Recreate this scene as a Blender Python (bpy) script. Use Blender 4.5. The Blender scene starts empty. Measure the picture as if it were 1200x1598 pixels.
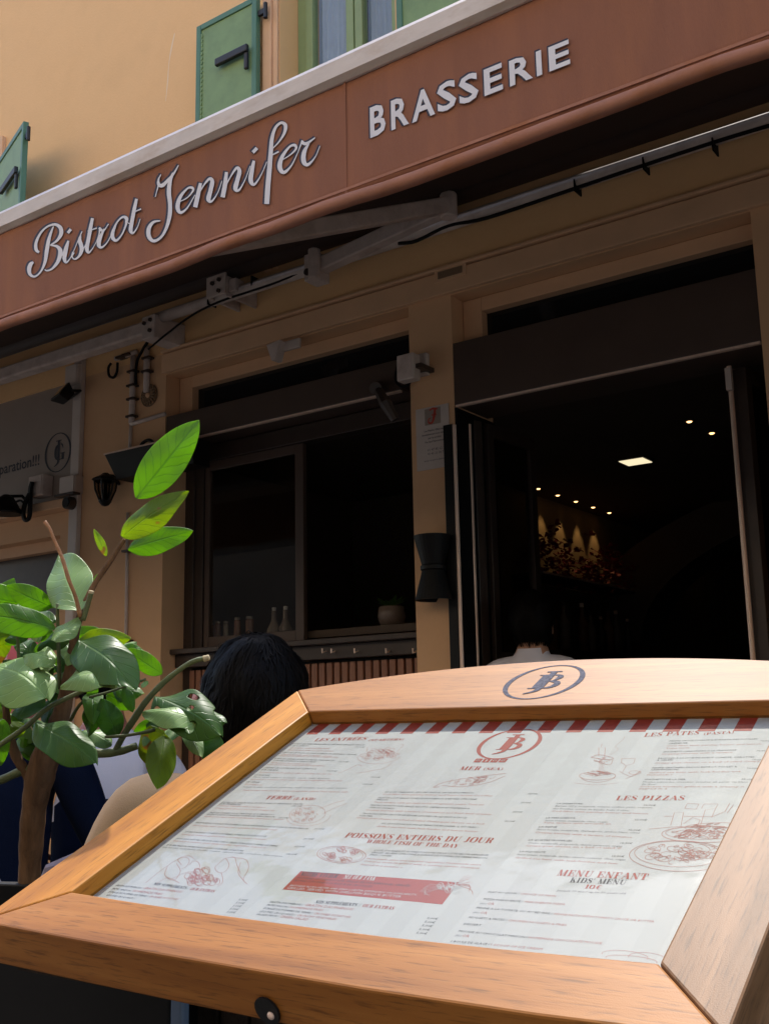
import bpy, bmesh, math, random
from mathutils import Vector, Matrix, noise
random.seed(7)
R_ = math.radians
SC = bpy.context.scene
COL = SC.collection
# ------------------------------------------------------------------ camera
# world: origin at the camera (eye height 1.15 m), X along the facade, Y towards it, Z up
CR = Vector((0.81442, 0.57995, -0.01951)); CU = Vector((0.12357, -0.14048, 0.98234)); CF = Vector((-0.56697, 0.80245, 0.18607))
FPX = 1675.44                                   # focal length in photo pixels (1200 x 1598)
cam_d = bpy.data.cameras.new('camera'); cam = bpy.data.objects.new('camera', cam_d); COL.objects.link(cam)
cam_d.sensor_fit = 'VERTICAL'; cam_d.sensor_height = 36; cam_d.lens = FPX / 1598 * 36
cam_d.clip_start = 0.05; cam_d.clip_end = 300
cam.matrix_world = Matrix(((CR.x, CU.x, -CF.x, 0), (CR.y, CU.y, -CF.y, 0), (CR.z, CU.z, -CF.z, 0), (0, 0, 0, 1)))
SC.camera = cam
# ------------------------------------------------------------------ light
SUN = Vector((-0.27, 0.465, 0.84)).normalized()          # towards the sun: high behind the house, a little to the left
SUN_STRENGTH, SKY_STRENGTH, EXPOSURE = 2.15, 0.15, 1.5
w = bpy.data.worlds.new('World'); SC.world = w; w.use_nodes = True
nt = w.node_tree; bg = nt.nodes['Background']
sky = nt.nodes.new('ShaderNodeTexSky'); sky.sky_type = 'NISHITA'; sky.sun_disc = False
sky.sun_elevation = math.asin(SUN.z); sky.sun_rotation = math.atan2(SUN.x, SUN.y)
nt.links.new(sky.outputs[0], bg.inputs[0]); bg.inputs[1].default_value = SKY_STRENGTH
sl = bpy.data.lights.new('sun', 'SUN'); sl.energy = SUN_STRENGTH; sl.angle = R_(0.53); sl.color = (1, .95, .88)
so = bpy.data.objects.new('sun', sl); COL.objects.link(so); so.rotation_euler = SUN.to_track_quat('Z', 'Y').to_euler()
SC.view_settings.view_transform = 'Standard'; SC.view_settings.look = 'None'
SC.view_settings.exposure = EXPOSURE; SC.view_settings.gamma = 1; SC.view_settings.use_curve_mapping = False
# ------------------------------------------------------------------ measuring helpers
def ray(px, py): return CF + CR * ((px - 600) / FPX) - CU * ((py - 799) / FPX)
def atY(px, py, Y): d = ray(px, py); return d * (Y / d.y)
def atZ(px, py, Z): d = ray(px, py); return d * (Z / d.z)
def atD(px, py, D): return ray(px, py) * D
W = 4.0                                         # facade plane
GZ = -1.15                                      # pavement
# ------------------------------------------------------------------ mesh helpers
class MB:
    def __init__(s): s.v = []; s.f = []; s.uv = []; s.mi = []; s.hasuv = False
    def add(s, vs, fs, uvs=None, mi=0):
        b = len(s.v); s.v += [tuple(v) for v in vs]; s.f += [tuple(b + i for i in f) for f in fs]
        s.uv += (list(uvs) if uvs else [(0, 0)] * len(vs)); s.mi += [mi] * len(fs)
        if uvs: s.hasuv = True
        return s
    def box(s, x0, x1, y0, y1, z0, z1, M=None, mi=0):
        vs = [Vector((x, y, z)) for x in (x0, x1) for y in (y0, y1) for z in (z0, z1)]
        if M: vs = [M @ v for v in vs]
        return s.add(vs, [(0, 1, 3, 2), (4, 6, 7, 5), (0, 4, 5, 1), (2, 3, 7, 6), (0, 2, 6, 4), (1, 5, 7, 3)], mi=mi)
    def prism(s, poly, z0, z1, M=None, mi=0):            # poly in xy, counter-clockwise
        n = len(poly); vs = [Vector((x, y, z0)) for x, y in poly] + [Vector((x, y, z1)) for x, y in poly]
        if M: vs = [M @ v for v in vs]
        return s.add(vs, [tuple(reversed(range(n))), tuple(range(n, 2 * n))] + [(i, (i + 1) % n, n + (i + 1) % n, n + i) for i in range(n)], mi=mi)
    def tube(s, pts, r, seg=8, cap=True, mi=0, flat=1.0):
        pts = [Vector(p) for p in pts]; n = len(pts); rs = r if isinstance(r, (list, tuple)) else [r] * n
        up = Vector((0.13, 0.21, 0.97)); vs = []; prev = None
        for i, p in enumerate(pts):
            t = (pts[min(i + 1, n - 1)] - pts[max(i - 1, 0)]).normalized()
            a = (prev - t * prev.dot(t)) if prev is not None else t.cross(up)
            if a.length < 1e-5: a = t.cross(Vector((1, 0, 0)))
            a.normalize(); prev = a; b = t.cross(a)
            for k in range(seg):
                an = 2 * math.pi * k / seg
                vs.append(p + (a * math.cos(an) + b * math.sin(an) * flat) * rs[i])
        fs = [(i * seg + k, i * seg + (k + 1) % seg, (i + 1) * seg + (k + 1) % seg, (i + 1) * seg + k) for i in range(n - 1) for k in range(seg)]
        if cap: fs += [tuple(reversed(range(seg))), tuple(range((n - 1) * seg, n * seg))]
        return s.add(vs, fs, mi=mi)
    def lathe(s, prof, c=(0, 0, 0), seg=20, M=None, mi=0):   # prof: (r, z)
        c = Vector(c); vs = []
        for r, z in prof:
            for k in range(seg):
                v = Vector((r * math.cos(2 * math.pi * k / seg), r * math.sin(2 * math.pi * k / seg), z))
                vs.append(c + (M @ v if M else v))
        n = len(prof)
        fs = [(i * seg + k, i * seg + (k + 1) % seg, (i + 1) * seg + (k + 1) % seg, (i + 1) * seg + k) for i in range(n - 1) for k in range(seg)]
        if prof[0][0] > 0: fs.append(tuple(reversed(range(seg))))
        if prof[-1][0] > 0: fs.append(tuple(range((n - 1) * seg, n * seg)))
        return s.add(vs, fs, mi=mi)
    def ball(s, c, rx, ry=None, rz=None, seg=16, rings=10, M=None, mi=0):
        ry = ry or rx; rz = rz or rx
        prof = [(math.sin(math.pi * i / rings), -math.cos(math.pi * i / rings)) for i in range(rings + 1)]
        D = Matrix.Diagonal((rx, ry, rz)); D = (M.to_3x3() @ D) if M else D
        prof[0] = (1e-4, -1); prof[-1] = (1e-4, 1)
        return s.lathe(prof, c, seg, D, mi)
    def build(s, name, mats, parent=None, smooth=False, bevel=0, local=None):
        me = bpy.data.meshes.new(name); me.from_pydata(s.v, [], s.f); me.update()
        for m in (mats if isinstance(mats, (list, tuple)) else [mats]): me.materials.append(m)
        if len(me.materials) > 1: me.polygons.foreach_set('material_index', s.mi)
        if s.hasuv:
            l = me.uv_layers.new(name='uv'); buf = []
            for lp in me.loops: buf += s.uv[lp.vertex_index]
            l.data.foreach_set('uv', buf)
        if smooth: me.polygons.foreach_set('use_smooth', [True] * len(me.polygons))
        o = bpy.data.objects.new(name, me); COL.objects.link(o)
        if parent: o.parent = parent; 
        if local is None and parent is not None: o.matrix_parent_inverse = wm(parent).inverted()
        if bevel:
            b = o.modifiers.new('bevel', 'BEVEL'); b.width = bevel; b.segments = 2; b.limit_method = 'ANGLE'; b.angle_limit = R_(40)
            b.harden_normals = False
        return o
def wm(o):
    return (wm(o.parent) @ o.matrix_parent_inverse @ o.matrix_basis) if o.parent else o.matrix_basis.copy()
def thing(name, label, cat, loc=(0, 0, 0), group=None, M=None):
    o = bpy.data.objects.new(name, None); COL.objects.link(o); o.empty_display_size = .1
    if M is not None: o.matrix_basis = M
    else: o.location = loc
    return tag(o, label, cat, group)
def tag(o, label=None, cat=None, group=None, kind=None):
    if label: o['label'] = label
    if cat: o['category'] = cat
    if group: o['group'] = group
    if kind: o['kind'] = kind
    return o
def part(name, m, parent, mb, **k): return mb.build(name, m, parent, **k)
def catmull(P, n=6):
    P = [tuple(p) for p in P]
    if len(P) < 3:
        return [tuple(P[0][j] + (P[1][j] - P[0][j]) * t / n for j in range(len(P[0]))) for t in range(n + 1)]
    Q = [tuple(2 * a - b for a, b in zip(P[0], P[1]))] + P + [tuple(2 * a - b for a, b in zip(P[-1], P[-2]))]; out = []
    for i in range(1, len(Q) - 2):
        p0, p1, p2, p3 = Q[i - 1:i + 3]
        for k in range(n):
            t = k / n
            out.append(tuple(.5 * (2 * b + (c - a) * t + (2 * a - 5 * b + 4 * c - d) * t * t + (3 * b - a - 3 * c + d) * t ** 3) for a, b, c, d in zip(p0, p1, p2, p3)))
    out.append(P[-1]); return out
def ribbon2d(P, grow=0.0, smooth=True, n=5):             # P: (x,y,w) -> list of left/right point pairs
    Q = catmull(P, n) if smooth else P
    L = []
    m = len(Q)
    for i, q in enumerate(Q):
        a = Q[max(i - 1, 0)]; b = Q[min(i + 1, m - 1)]
        dx, dy = b[0] - a[0], b[1] - a[1]; l = math.hypot(dx, dy) or 1
        h = max(q[2], 1e-6) / 2 + grow
        ex = ey = 0
        if i == 0: ex, ey = -dx / l * grow, -dy / l * grow
        if i == m - 1: ex, ey = dx / l * grow, dy / l * grow
        L.append(((q[0] - dy / l * h + ex, q[1] + dx / l * h + ey), (q[0] + dy / l * h + ex, q[1] - dx / l * h + ey)))
    return L
# ------------------------------------------------------------------ materials
MATS = {}
def mat(name, col, rough=.6, var=.0, scale=8., bump=0., bscale=60., metal=0., spec=.5, stretch=(1, 1, 1), dirt=None, dscale=3., damt=.4, coat=0., emit=None, estr=0.):
    m = bpy.data.materials.new(name); m.use_nodes = True; n = m.node_tree; b = n.nodes['Principled BSDF']
    b.inputs['Base Color'].default_value = (*col, 1); b.inputs['Roughness'].default_value = rough
    b.inputs['Metallic'].default_value = metal; b.inputs['Specular IOR Level'].default_value = spec
    b.inputs['Coat Weight'].default_value = coat; b.inputs['Coat Roughness'].default_value = .12
    if emit: b.inputs['Emission Color'].default_value = (*emit, 1); b.inputs['Emission Strength'].default_value = estr
    tc = n.nodes.new('ShaderNodeTexCoord'); mp = n.nodes.new('ShaderNodeMapping'); mp.inputs['Scale'].default_value = stretch
    n.links.new(tc.outputs['Object'], mp.inputs[0]); last = None
    def nz(sc, det=4, r=.6):
        t = n.nodes.new('ShaderNodeTexNoise'); t.inputs['Scale'].default_value = sc; t.inputs['Detail'].default_value = det; t.inputs['Roughness'].default_value = r
        n.links.new(mp.outputs[0], t.inputs['Vector']); return t
    if var:
        t = nz(scale); r = n.nodes.new('ShaderNodeValToRGB')
        r.color_ramp.elements[0].position = .3; r.color_ramp.elements[1].position = .7
        r.color_ramp.elements[0].color = (*[c * (1 - var) for c in col], 1); r.color_ramp.elements[1].color = (*[min(1, c * (1 + var)) for c in col], 1)
        n.links.new(t.outputs[0], r.inputs[0]); last = r.outputs[0]
    if dirt:
        t = nz(dscale, 6, .65); r = n.nodes.new('ShaderNodeValToRGB'); r.color_ramp.elements[0].position = .48; r.color_ramp.elements[1].position = .72
        mx = n.nodes.new('ShaderNodeMixRGB'); n.links.new(t.outputs[0], r.inputs[0])
        mu = n.nodes.new('ShaderNodeMath'); mu.operation = 'MULTIPLY'; mu.inputs[1].default_value = damt
        n.links.new(r.outputs[0], mu.inputs[0]); n.links.new(mu.outputs[0], mx.inputs[0])
        if last: n.links.new(last, mx.inputs[1])
        else: mx.inputs[1].default_value = (*col, 1)
        mx.inputs[2].default_value = (*dirt, 1); last = mx.outputs[0]
    if last: n.links.new(last, b.inputs['Base Color'])
    if bump:
        t = nz(bscale, 5); bp = n.nodes.new('ShaderNodeBump'); bp.inputs['Strength'].default_value = bump; bp.inputs['Distance'].default_value = .004
        n.links.new(t.outputs[0], bp.inputs['Height']); n.links.new(bp.outputs[0], b.inputs['Normal'])
    MATS[name] = m; return m
def glass(name, tint=(1, 1, 1), refl=1.0, bump=0., bscale=20., rough=.0):
    m = bpy.data.materials.new(name); m.use_nodes = True; n = m.node_tree; n.nodes.clear()
    o = n.nodes.new('ShaderNodeOutputMaterial'); mx = n.nodes.new('ShaderNodeMixShader'); tr = n.nodes.new('ShaderNodeBsdfTransparent'); gl = n.nodes.new('ShaderNodeBsdfGlossy')
    tr.inputs[0].default_value = (*tint, 1); gl.inputs['Roughness'].default_value = rough
    f = n.nodes.new('ShaderNodeFresnel'); f.inputs[0].default_value = 1.5
    mu = n.nodes.new('ShaderNodeMath'); mu.operation = 'MULTIPLY'; mu.inputs[1].default_value = refl
    ge = n.nodes.new('ShaderNodeNewGeometry'); iv = n.nodes.new('ShaderNodeMath'); iv.operation = 'SUBTRACT'; iv.inputs[0].default_value = 1; n.links.new(ge.outputs['Backfacing'], iv.inputs[1])
    m3 = n.nodes.new('ShaderNodeMath'); m3.operation = 'MULTIPLY'; n.links.new(iv.outputs[0], m3.inputs[0]); n.links.new(mu.outputs[0], m3.inputs[1])
    n.links.new(f.outputs[0], mu.inputs[0]); n.links.new(m3.outputs[0], mx.inputs[0]); n.links.new(tr.outputs[0], mx.inputs[1]); n.links.new(gl.outputs[0], mx.inputs[2]); n.links.new(mx.outputs[0], o.inputs[0])
    if bump:
        tc = n.nodes.new('ShaderNodeTexCoord'); t = n.nodes.new('ShaderNodeTexNoise'); t.inputs['Scale'].default_value = bscale; t.inputs['Detail'].default_value = 3
        n.links.new(tc.outputs['Object'], t.inputs['Vector']); bp = n.nodes.new('ShaderNodeBump'); bp.inputs['Strength'].default_value = bump; bp.inputs['Distance'].default_value = .004
        n.links.new(t.outputs[0], bp.inputs['Height']); n.links.new(bp.outputs[0], gl.inputs['Normal']); n.links.new(bp.outputs[0], f.inputs['Normal'])
    return m
def wood(name, c0, c1, c2, along='x', rough=.32, coat=.35, spark=.0):
    m = bpy.data.materials.new(name); m.use_nodes = True; n = m.node_tree; b = n.nodes['Principled BSDF']
    tc = n.nodes.new('ShaderNodeTexCoord'); mp = n.nodes.new('ShaderNodeMapping')
    mp.inputs['Scale'].default_value = (1.6, 26, 26) if along == 'x' else (26, 1.6, 26)
    n.links.new(tc.outputs['Object'], mp.inputs[0])
    t = n.nodes.new('ShaderNodeTexNoise'); t.inputs['Scale'].default_value = 1.0; t.inputs['Detail'].default_value = 5; t.inputs['Distortion'].default_value = .6
    n.links.new(mp.outputs[0], t.inputs['Vector'])
    r = n.nodes.new('ShaderNodeValToRGB'); e = r.color_ramp.elements; e[0].position = .32; e[0].color = (*c0, 1); e[1].position = .68; e[1].color = (*c2, 1)
    k = e.new(.5); k.color = (*c1, 1); n.links.new(t.outputs[0], r.inputs[0])
    mp2 = n.nodes.new('ShaderNodeMapping'); mp2.inputs['Scale'].default_value = (30, 420, 420) if along == 'x' else (420, 30, 420)
    n.links.new(tc.outputs['Object'], mp2.inputs[0]); t2 = n.nodes.new('ShaderNodeTexNoise'); t2.inputs['Scale'].default_value = 1.; t2.inputs['Detail'].default_value = 3
    n.links.new(mp2.outputs[0], t2.inputs['Vector']); r2 = n.nodes.new('ShaderNodeValToRGB'); r2.color_ramp.elements[0].position = .3; r2.color_ramp.elements[0].color = (.45, .45, .45, 1); r2.color_ramp.elements[1].position = .46
    n.links.new(t2.outputs[0], r2.inputs[0]); mx = n.nodes.new('ShaderNodeMixRGB'); mx.blend_type = 'MULTIPLY'; mx.inputs[0].default_value = .8
    n.links.new(r.outputs[0], mx.inputs[1]); n.links.new(r2.outputs[0], mx.inputs[2]); n.links.new(mx.outputs[0], b.inputs['Base Color'])
    b.inputs['Roughness'].default_value = rough; b.inputs['Specular IOR Level'].default_value = .17; b.inputs['Coat Weight'].default_value = coat; b.inputs['Coat Roughness'].default_value = .40
    t3 = n.nodes.new('ShaderNodeTexNoise'); t3.inputs['Scale'].default_value = 1000; t3.inputs['Detail'].default_value = 2; n.links.new(tc.outputs['Object'], t3.inputs['Vector'])
    ad = n.nodes.new('ShaderNodeMath'); ad.operation = 'ADD'; n.links.new(t2.outputs[0], ad.inputs[0])
    ms = n.nodes.new('ShaderNodeMath'); ms.operation = 'MULTIPLY'; ms.inputs[1].default_value = spark; n.links.new(t3.outputs[0], ms.inputs[0]); n.links.new(ms.outputs[0], ad.inputs[1])
    bp = n.nodes.new('ShaderNodeBump'); bp.inputs['Strength'].default_value = .3; bp.inputs['Distance'].default_value = .00035
    n.links.new(ad.outputs[0], bp.inputs['Height']); n.links.new(bp.outputs[0], b.inputs['Normal']); n.links.new(bp.outputs[0], b.inputs['Coat Normal'])
    return m
def leafmat(name, top, back, vein, spots=0., mixf=.55):
    m = bpy.data.materials.new(name); m.use_nodes = True; n = m.node_tree; b = n.nodes['Principled BSDF']; out = n.nodes['Material Output']
    uv = n.nodes.new('ShaderNodeUVMap'); sp = n.nodes.new('ShaderNodeSeparateXYZ'); n.links.new(uv.outputs[0], sp.inputs[0])
    def M(op, a, bb=None):
        x = n.nodes.new('ShaderNodeMath'); x.operation = op
        for i, q in enumerate((a, bb)):
            if q is None: continue
            if isinstance(q, (int, float)): x.inputs[i].default_value = q
            else: n.links.new(q, x.inputs[i])
        return x.outputs[0]
    av = M('ABSOLUTE', sp.outputs[1]); tcn = n.nodes.new('ShaderNodeTexCoord')
    nz = n.nodes.new('ShaderNodeTexNoise'); nz.inputs['Scale'].default_value = 45; n.links.new(tcn.outputs['Object'], nz.inputs['Vector'])
    ph = M('ADD', M('MULTIPLY', M('SUBTRACT', sp.outputs[0], M('MULTIPLY', M('POWER', av, .8), .22)), 8.5), M('MULTIPLY', nz.outputs[0], .8))
    side = M('POWER', M('ABSOLUTE', M('SINE', M('MULTIPLY', ph, math.pi))), 24.0)
    side = M('SUBTRACT', 1.0, M('MINIMUM', M('MULTIPLY', M('ABSOLUTE', M('SUBTRACT', M('FRACT', ph), .5)), 14.0), 1.0))
    mid = M('SUBTRACT', 1.0, M('MINIMUM', M('MULTIPLY', av, 16.0), 1.0))
    v = M('MAXIMUM', M('MULTIPLY', side, .75), mid)
    def mixc(f, a, c):
        x = n.nodes.new('ShaderNodeMixRGB'); n.links.new(f, x.inputs[0])
        for i, q in ((1, a), (2, c)):
            if isinstance(q, tuple): x.inputs[i].default_value = (*q, 1)
            else: n.links.new(q, x.inputs[i])
        return x.outputs[0]
    n2 = n.nodes.new('ShaderNodeTexNoise'); n2.inputs['Scale'].default_value = 14; n2.inputs['Detail'].default_value = 4; n.links.new(tcn.outputs['Object'], n2.inputs['Vector'])
    rr = n.nodes.new('ShaderNodeValToRGB'); rr.color_ramp.elements[0].position = .35; rr.color_ramp.elements[1].position = .65; n.links.new(n2.outputs[0], rr.inputs[0])
    ct = mixc(rr.outputs[0], tuple(c * .8 for c in top), tuple(c * 1.2 for c in top)); ct = mixc(M('MULTIPLY', v, .5), ct, tuple(min(1, c * 1.9 + .02) for c in top))
    cb = mixc(rr.outputs[0], tuple(c * .85 for c in back), tuple(c * 1.1 for c in back)); cb = mixc(M('MULTIPLY', v, .8), cb, vein)
    if spots:
        n3 = n.nodes.new('ShaderNodeTexNoise'); n3.inputs['Scale'].default_value = 38; n.links.new(tcn.outputs['Object'], n3.inputs['Vector'])
        r3 = n.nodes.new('ShaderNodeValToRGB'); r3.color_ramp.elements[0].position = .72 - spots; r3.color_ramp.elements[1].position = .75 - spots; n.links.new(n3.outputs[0], r3.inputs[0])
        ct = mixc(r3.outputs[0], ct, (.36, .22, .08)); cb = mixc(r3.outputs[0], cb, (.5, .32, .06))
    n.links.new(ct, b.inputs['Base Color']); b.inputs['Roughness'].default_value = .42; b.inputs['Specular IOR Level'].default_value = .24
    tr = n.nodes.new('ShaderNodeBsdfTranslucent'); n.links.new(cb, tr.inputs[0])
    ad = n.nodes.new('ShaderNodeMixShader'); ad.inputs[0].default_value = mixf
    n.links.new(b.outputs[0], ad.inputs[1]); n.links.new(tr.outputs[0], ad.inputs[2]); n.links.new(ad.outputs[0], out.inputs[0])
    bp = n.nodes.new('ShaderNodeBump'); bp.inputs['Strength'].default_value = .5; bp.inputs['Distance'].default_value = .0015; bp.invert = True
    n.links.new(v, bp.inputs['Height']); n.links.new(bp.outputs[0], b.inputs['Normal']); n.links.new(bp.outputs[0], tr.inputs['Normal'])
    return m
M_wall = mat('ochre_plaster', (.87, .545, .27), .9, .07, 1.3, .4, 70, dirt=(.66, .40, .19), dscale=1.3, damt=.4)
M_wall_low = mat('shaded_ochre_plaster', (.74, .45, .25), .85, .08, 2.2, .25, 80, dirt=(.52, .30, .165), dscale=2.2, damt=.45)  # same ochre plaster, tone lowered for the shade under the awning
M_trim = mat('cream_paint', (.74, .46, .27), .7, .06, 5, .1, 60)
M_green = mat('green_shutter_paint', (.20, .315, .135), .55, .08, 6, .1, 120, dirt=(.12, .2, .09), dscale=9)
M_dgreen = mat('green_frame_paint', (.075, .19, .12), .5, .08, 9)
M_wgreen = mat('pale_green_window_paint', (.26, .36, .17), .5, .06, 9)
M_iron = mat('black_iron', (.012, .012, .014), .5, .2, 20, .1)
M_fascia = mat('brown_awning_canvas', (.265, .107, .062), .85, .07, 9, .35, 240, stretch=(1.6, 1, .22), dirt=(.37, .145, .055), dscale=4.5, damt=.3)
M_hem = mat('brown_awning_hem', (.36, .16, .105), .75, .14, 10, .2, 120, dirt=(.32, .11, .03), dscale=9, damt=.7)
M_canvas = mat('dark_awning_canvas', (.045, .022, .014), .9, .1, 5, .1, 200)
M_white_al = mat('white_lacquered_metal', (.62, .55, .50), .45, .10, 18, .1, 60, stretch=(.35, 1, 1), dirt=(.40, .27, .17), dscale=14, damt=.55)
M_arm = mat('grey_lacquered_metal', (.62, .52, .47), .6, .1, 12, spec=.2, dirt=(.26, .17, .12), dscale=9)
M_letter = mat('white_canvas_lettering', (.72, .72, .78), .6, .03, 30)
M_navy = mat('navy_letter_edge', (.015, .018, .05), .6)
M_dark = mat('dark_brown_metal', (.045, .03, .024), .4, .15, 6, dirt=(.07, .045, .03), dscale=6)
M_box = mat('brown_shutter_box_paint', (.085, .055, .042), .5, .1, 5, dirt=(.06, .035, .025), dscale=3)
M_chrome = mat('brushed_bronze_edge', (.85, .64, .52), .45, .08, 40, metal=.35, stretch=(1, 1, .1))
M_black = mat('black_paint', (.006, .006, .0065), .5, .2, 15, .1, 200, spec=.25)
M_slat = mat('redwood_slat', (.30, .13, .075), .55, .2, 9, .2, 60, stretch=(8, 8, .8))
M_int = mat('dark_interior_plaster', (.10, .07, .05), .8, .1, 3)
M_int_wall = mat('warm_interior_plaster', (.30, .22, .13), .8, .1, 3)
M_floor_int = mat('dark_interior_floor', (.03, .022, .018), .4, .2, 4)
M_glass = glass('window_glass', (.92, .94, .93), 1.0)
M_dglass = glass('tinted_glass', (.55, .53, .5), 1.2)
M_tglass = mat('grey_transom_glass', (.012, .013, .014), .08, spec=.5)
M_cover = glass('clear_plastic_cover', (.79, .80, .79), .6, bump=.30, bscale=11, rough=.07)
M_curtain = mat('sky_tinted_net_curtain', (.50, .56, .70), .9, .05, 20)  # blue sky reflected in the pane is tinted into the white curtain
M_paper = mat('menu_paper', (.74, .735, .72), .6, .02, 6)
M_red = mat('red_print', (.50, .055, .035), .6)
M_salmon = mat('pale_red_print', (.60, .20, .17), .6)
M_ink = mat('black_print', (.03, .03, .045), .6)
M_grey_ink = mat('grey_print', (.16, .16, .18), .6)
M_band = mat('pale_grey_print', (.705, .70, .685), .6)
M_pinkline = mat('sketch_line_print', (.62, .22, .18), .6)
M_wood_x = wood('golden_varnished_wood', (.21, .074, .013), (.30, .115, .022), (.39, .165, .038), 'x', .55, .10, .7)
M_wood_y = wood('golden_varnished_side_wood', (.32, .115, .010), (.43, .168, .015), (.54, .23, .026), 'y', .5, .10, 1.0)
M_wood_r = wood('dull_dark_side_wood', (.15, .075, .03), (.205, .105, .046), (.27, .145, .068), 'y', .6, .11, 1.2)  # darker, duller base than the other rails
M_engrave = mat('faded_grey_engraving', (.10, .10, .125), .9, .45, 220, spec=.1)
M_post = wood('weathered_dark_wood', (.02, .015, .012), (.04, .028, .022), (.065, .05, .04), 'y', .8, 0, 0)
M_trunk = mat('citrus_bark', (.16, .09, .048), .9, .35, 40, 1.0, 110, spec=.1, stretch=(1, 1, .22), dirt=(.055, .03, .018), dscale=45, damt=.8)
M_branch = mat('green_stem', (.10, .12, .04), .6, .25, 30, .4, 160)
M_twig = mat('dry_brown_twig', (.36, .17, .075), .7, .3, 60, .4, 200)
M_cut = mat('pale_cut_wood', (.45, .36, .2), .8, .2, 60)
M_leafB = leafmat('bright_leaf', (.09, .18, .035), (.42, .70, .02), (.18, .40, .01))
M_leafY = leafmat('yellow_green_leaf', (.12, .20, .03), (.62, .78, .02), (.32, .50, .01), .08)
M_leafD = leafmat('shaded_leaf', (.058, .135, .022), (.19, .38, .03), (.10, .22, .02), mixf=.38)  # shaded copy: the shade among the leaves is put into the green
M_leafP = leafmat('sun_gloss_leaf', (.21, .33, .10), (.24, .44, .05), (.30, .45, .14), mixf=.25)  # sunlit copy: the gloss of the sun is put into a paler green
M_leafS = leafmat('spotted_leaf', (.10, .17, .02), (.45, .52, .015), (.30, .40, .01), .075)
M_soil = mat('dark_soil', (.02, .015, .012), .95, .4, 30, 1, 60)
M_skin = mat('skin', (.42, .22, .14), .55, .06, 20)
M_skin2 = mat('reddish_skin', (.40, .15, .10), .55, .06, 20)
M_tan = mat('tan_cotton', (.56, .35, .18), .85, .06, 9, .3, 400)
M_lav = mat('white_cotton', (.66, .64, .72), .85, .04, 8, .3, 400)
M_navycloth = mat('navy_cotton', (.005, .009, .026), .9, .15, 8, .3, 300, spec=.08)
M_blackcloth = mat('black_cotton', (.013, .013, .02), .9, .1, 8)
M_hair = mat('black_hair', (.0042, .0034, .003), .55, .3, 90, spec=.07)
M_pink = mat('pink_cotton', (.62, .30, .28), .85, .05, 20)
M_pinkred = mat('red_cotton_stripe', (.60, .12, .12), .85)
M_chair = mat('brown_woven_resin', (.10, .06, .045), .6, .25, 40, .5, 120)
M_mauve = mat('mauve_cushion_cotton', (.20, .155, .17), .9, .1, 10)
M_sign = mat('cream_sign_board', (.32, .26, .22), .6, .05, 3)
M_notice = mat('notice_paper', (.60, .52, .47), .7, .04, 8)
M_whitebox = mat('off_white_plastic', (.60, .52, .47), .5, .05, 8)
M_cable = mat('black_cable', (.008, .007, .007), .7, spec=.2)
M_pave = mat('stone_paving', (.09, .082, .072), .85, .12, 4, .3, 30)
M_warm = mat('warm_lamp_glow', (.9, .6, .3), .5, emit=(1, .55, .2), estr=1.6)
M_panel = mat('ceiling_panel_glow', (.9, .85, .7), .5, emit=(1, .86, .55), estr=.36)
M_flower = mat('red_petal', (.16, .006, .012), .6, .3, 30)
M_bottle = mat('amber_bottle_glass', (.20, .09, .055), .15, .2, 9)
M_clay = mat('grey_brown_glass', (.20, .15, .12), .25, .1, 9)  # even dark grey brown on jars, flasks and the pot
M_blueplastic = mat('blue_grey_plastic', (.10, .15, .24), .5, .05, 10)
M_relief = mat('brown_relief_plaster', (.22, .14, .08), .9)  # even dark brown on rosette petals, rim and plaque field
# ------------------------------------------------------------------ ground
g = MB().add([(-60, -60, GZ), (60, -60, GZ), (60, W + .05, GZ), (-60, W + .05, GZ)], [(0, 1, 2, 3)])
tag(g.build('pavement', M_pave), kind='structure')
far = MB(); far.box(-30, 25, -7.6, -6.6, 3.3, 10.5, mi=0); far.box(-30, 25, -7.6, -6.7, GZ, 3.3, mi=1)      # unseen house row opposite, its pale top and dark base set to light the facade
tag(far.build('unseen_street_side', [mat('pale_bounce_plaster', (.78, .60, .40), .9, .06, .8), mat('shaded_shop_fronts', (.05, .04, .032), .9, .3, .8)]), kind='structure')
# ------------------------------------------------------------------ the house
house = thing('restaurant_building', 'ochre plastered restaurant house with green shutters above and a dark ground floor', 'building', (-2.5, W, GZ))
XL, XR = -4.30, -1.064          # outer edges of the two openings
PL, PR = -2.665, -2.43          # pillar between them
HEAD = 1.893                    # underside of the lintel
ROOF = 5.02
wu = MB()
WX0, WX1, WZ0, WZ1 = -3.46, -2.70, 2.75, 4.55     # upstairs window opening
wu.box(-9, WX0, W, W + .35, 2.02, ROOF); wu.box(WX0, WX1, W, W + .35, 2.02, WZ0); wu.box(WX0, WX1, W, W + .35, WZ1, ROOF); wu.box(WX1, 6, W, W + .35, 2.02, ROOF)
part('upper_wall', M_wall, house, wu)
wl = MB()
wl.box(-5.00, XL, W, W + .35, GZ, 2.02); wl.box(XL, XR, W, W + .35, HEAD, 2.02); wl.box(PL, PR, W, W + .35, GZ, HEAD); wl.box(XR, 6, W, W + .35, GZ, 2.02)
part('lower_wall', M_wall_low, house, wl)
part('roof', M_trim, house, MB().box(-9.1, 6.1, W, W + 8, ROOF + .001, ROOF + .08))
c = MB(); c.box(-4.31, 6, W - .028, W - .001, HEAD + .004, 2.004); c.box(-4.31, 6, W - .04, W - .001, 2.012, 2.028)
part('lintel_moulding', M_trim, house, c, bevel=.004)
c = MB(); c.box(-3.56, -3.50, W - .03, W - .001, 2.3, ROOF - .1); c.box(-3.498, -3.465, W - .018, W - .001, 2.3, ROOF - .1)
part('window_surround', M_trim, house, c, bevel=.004)
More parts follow.
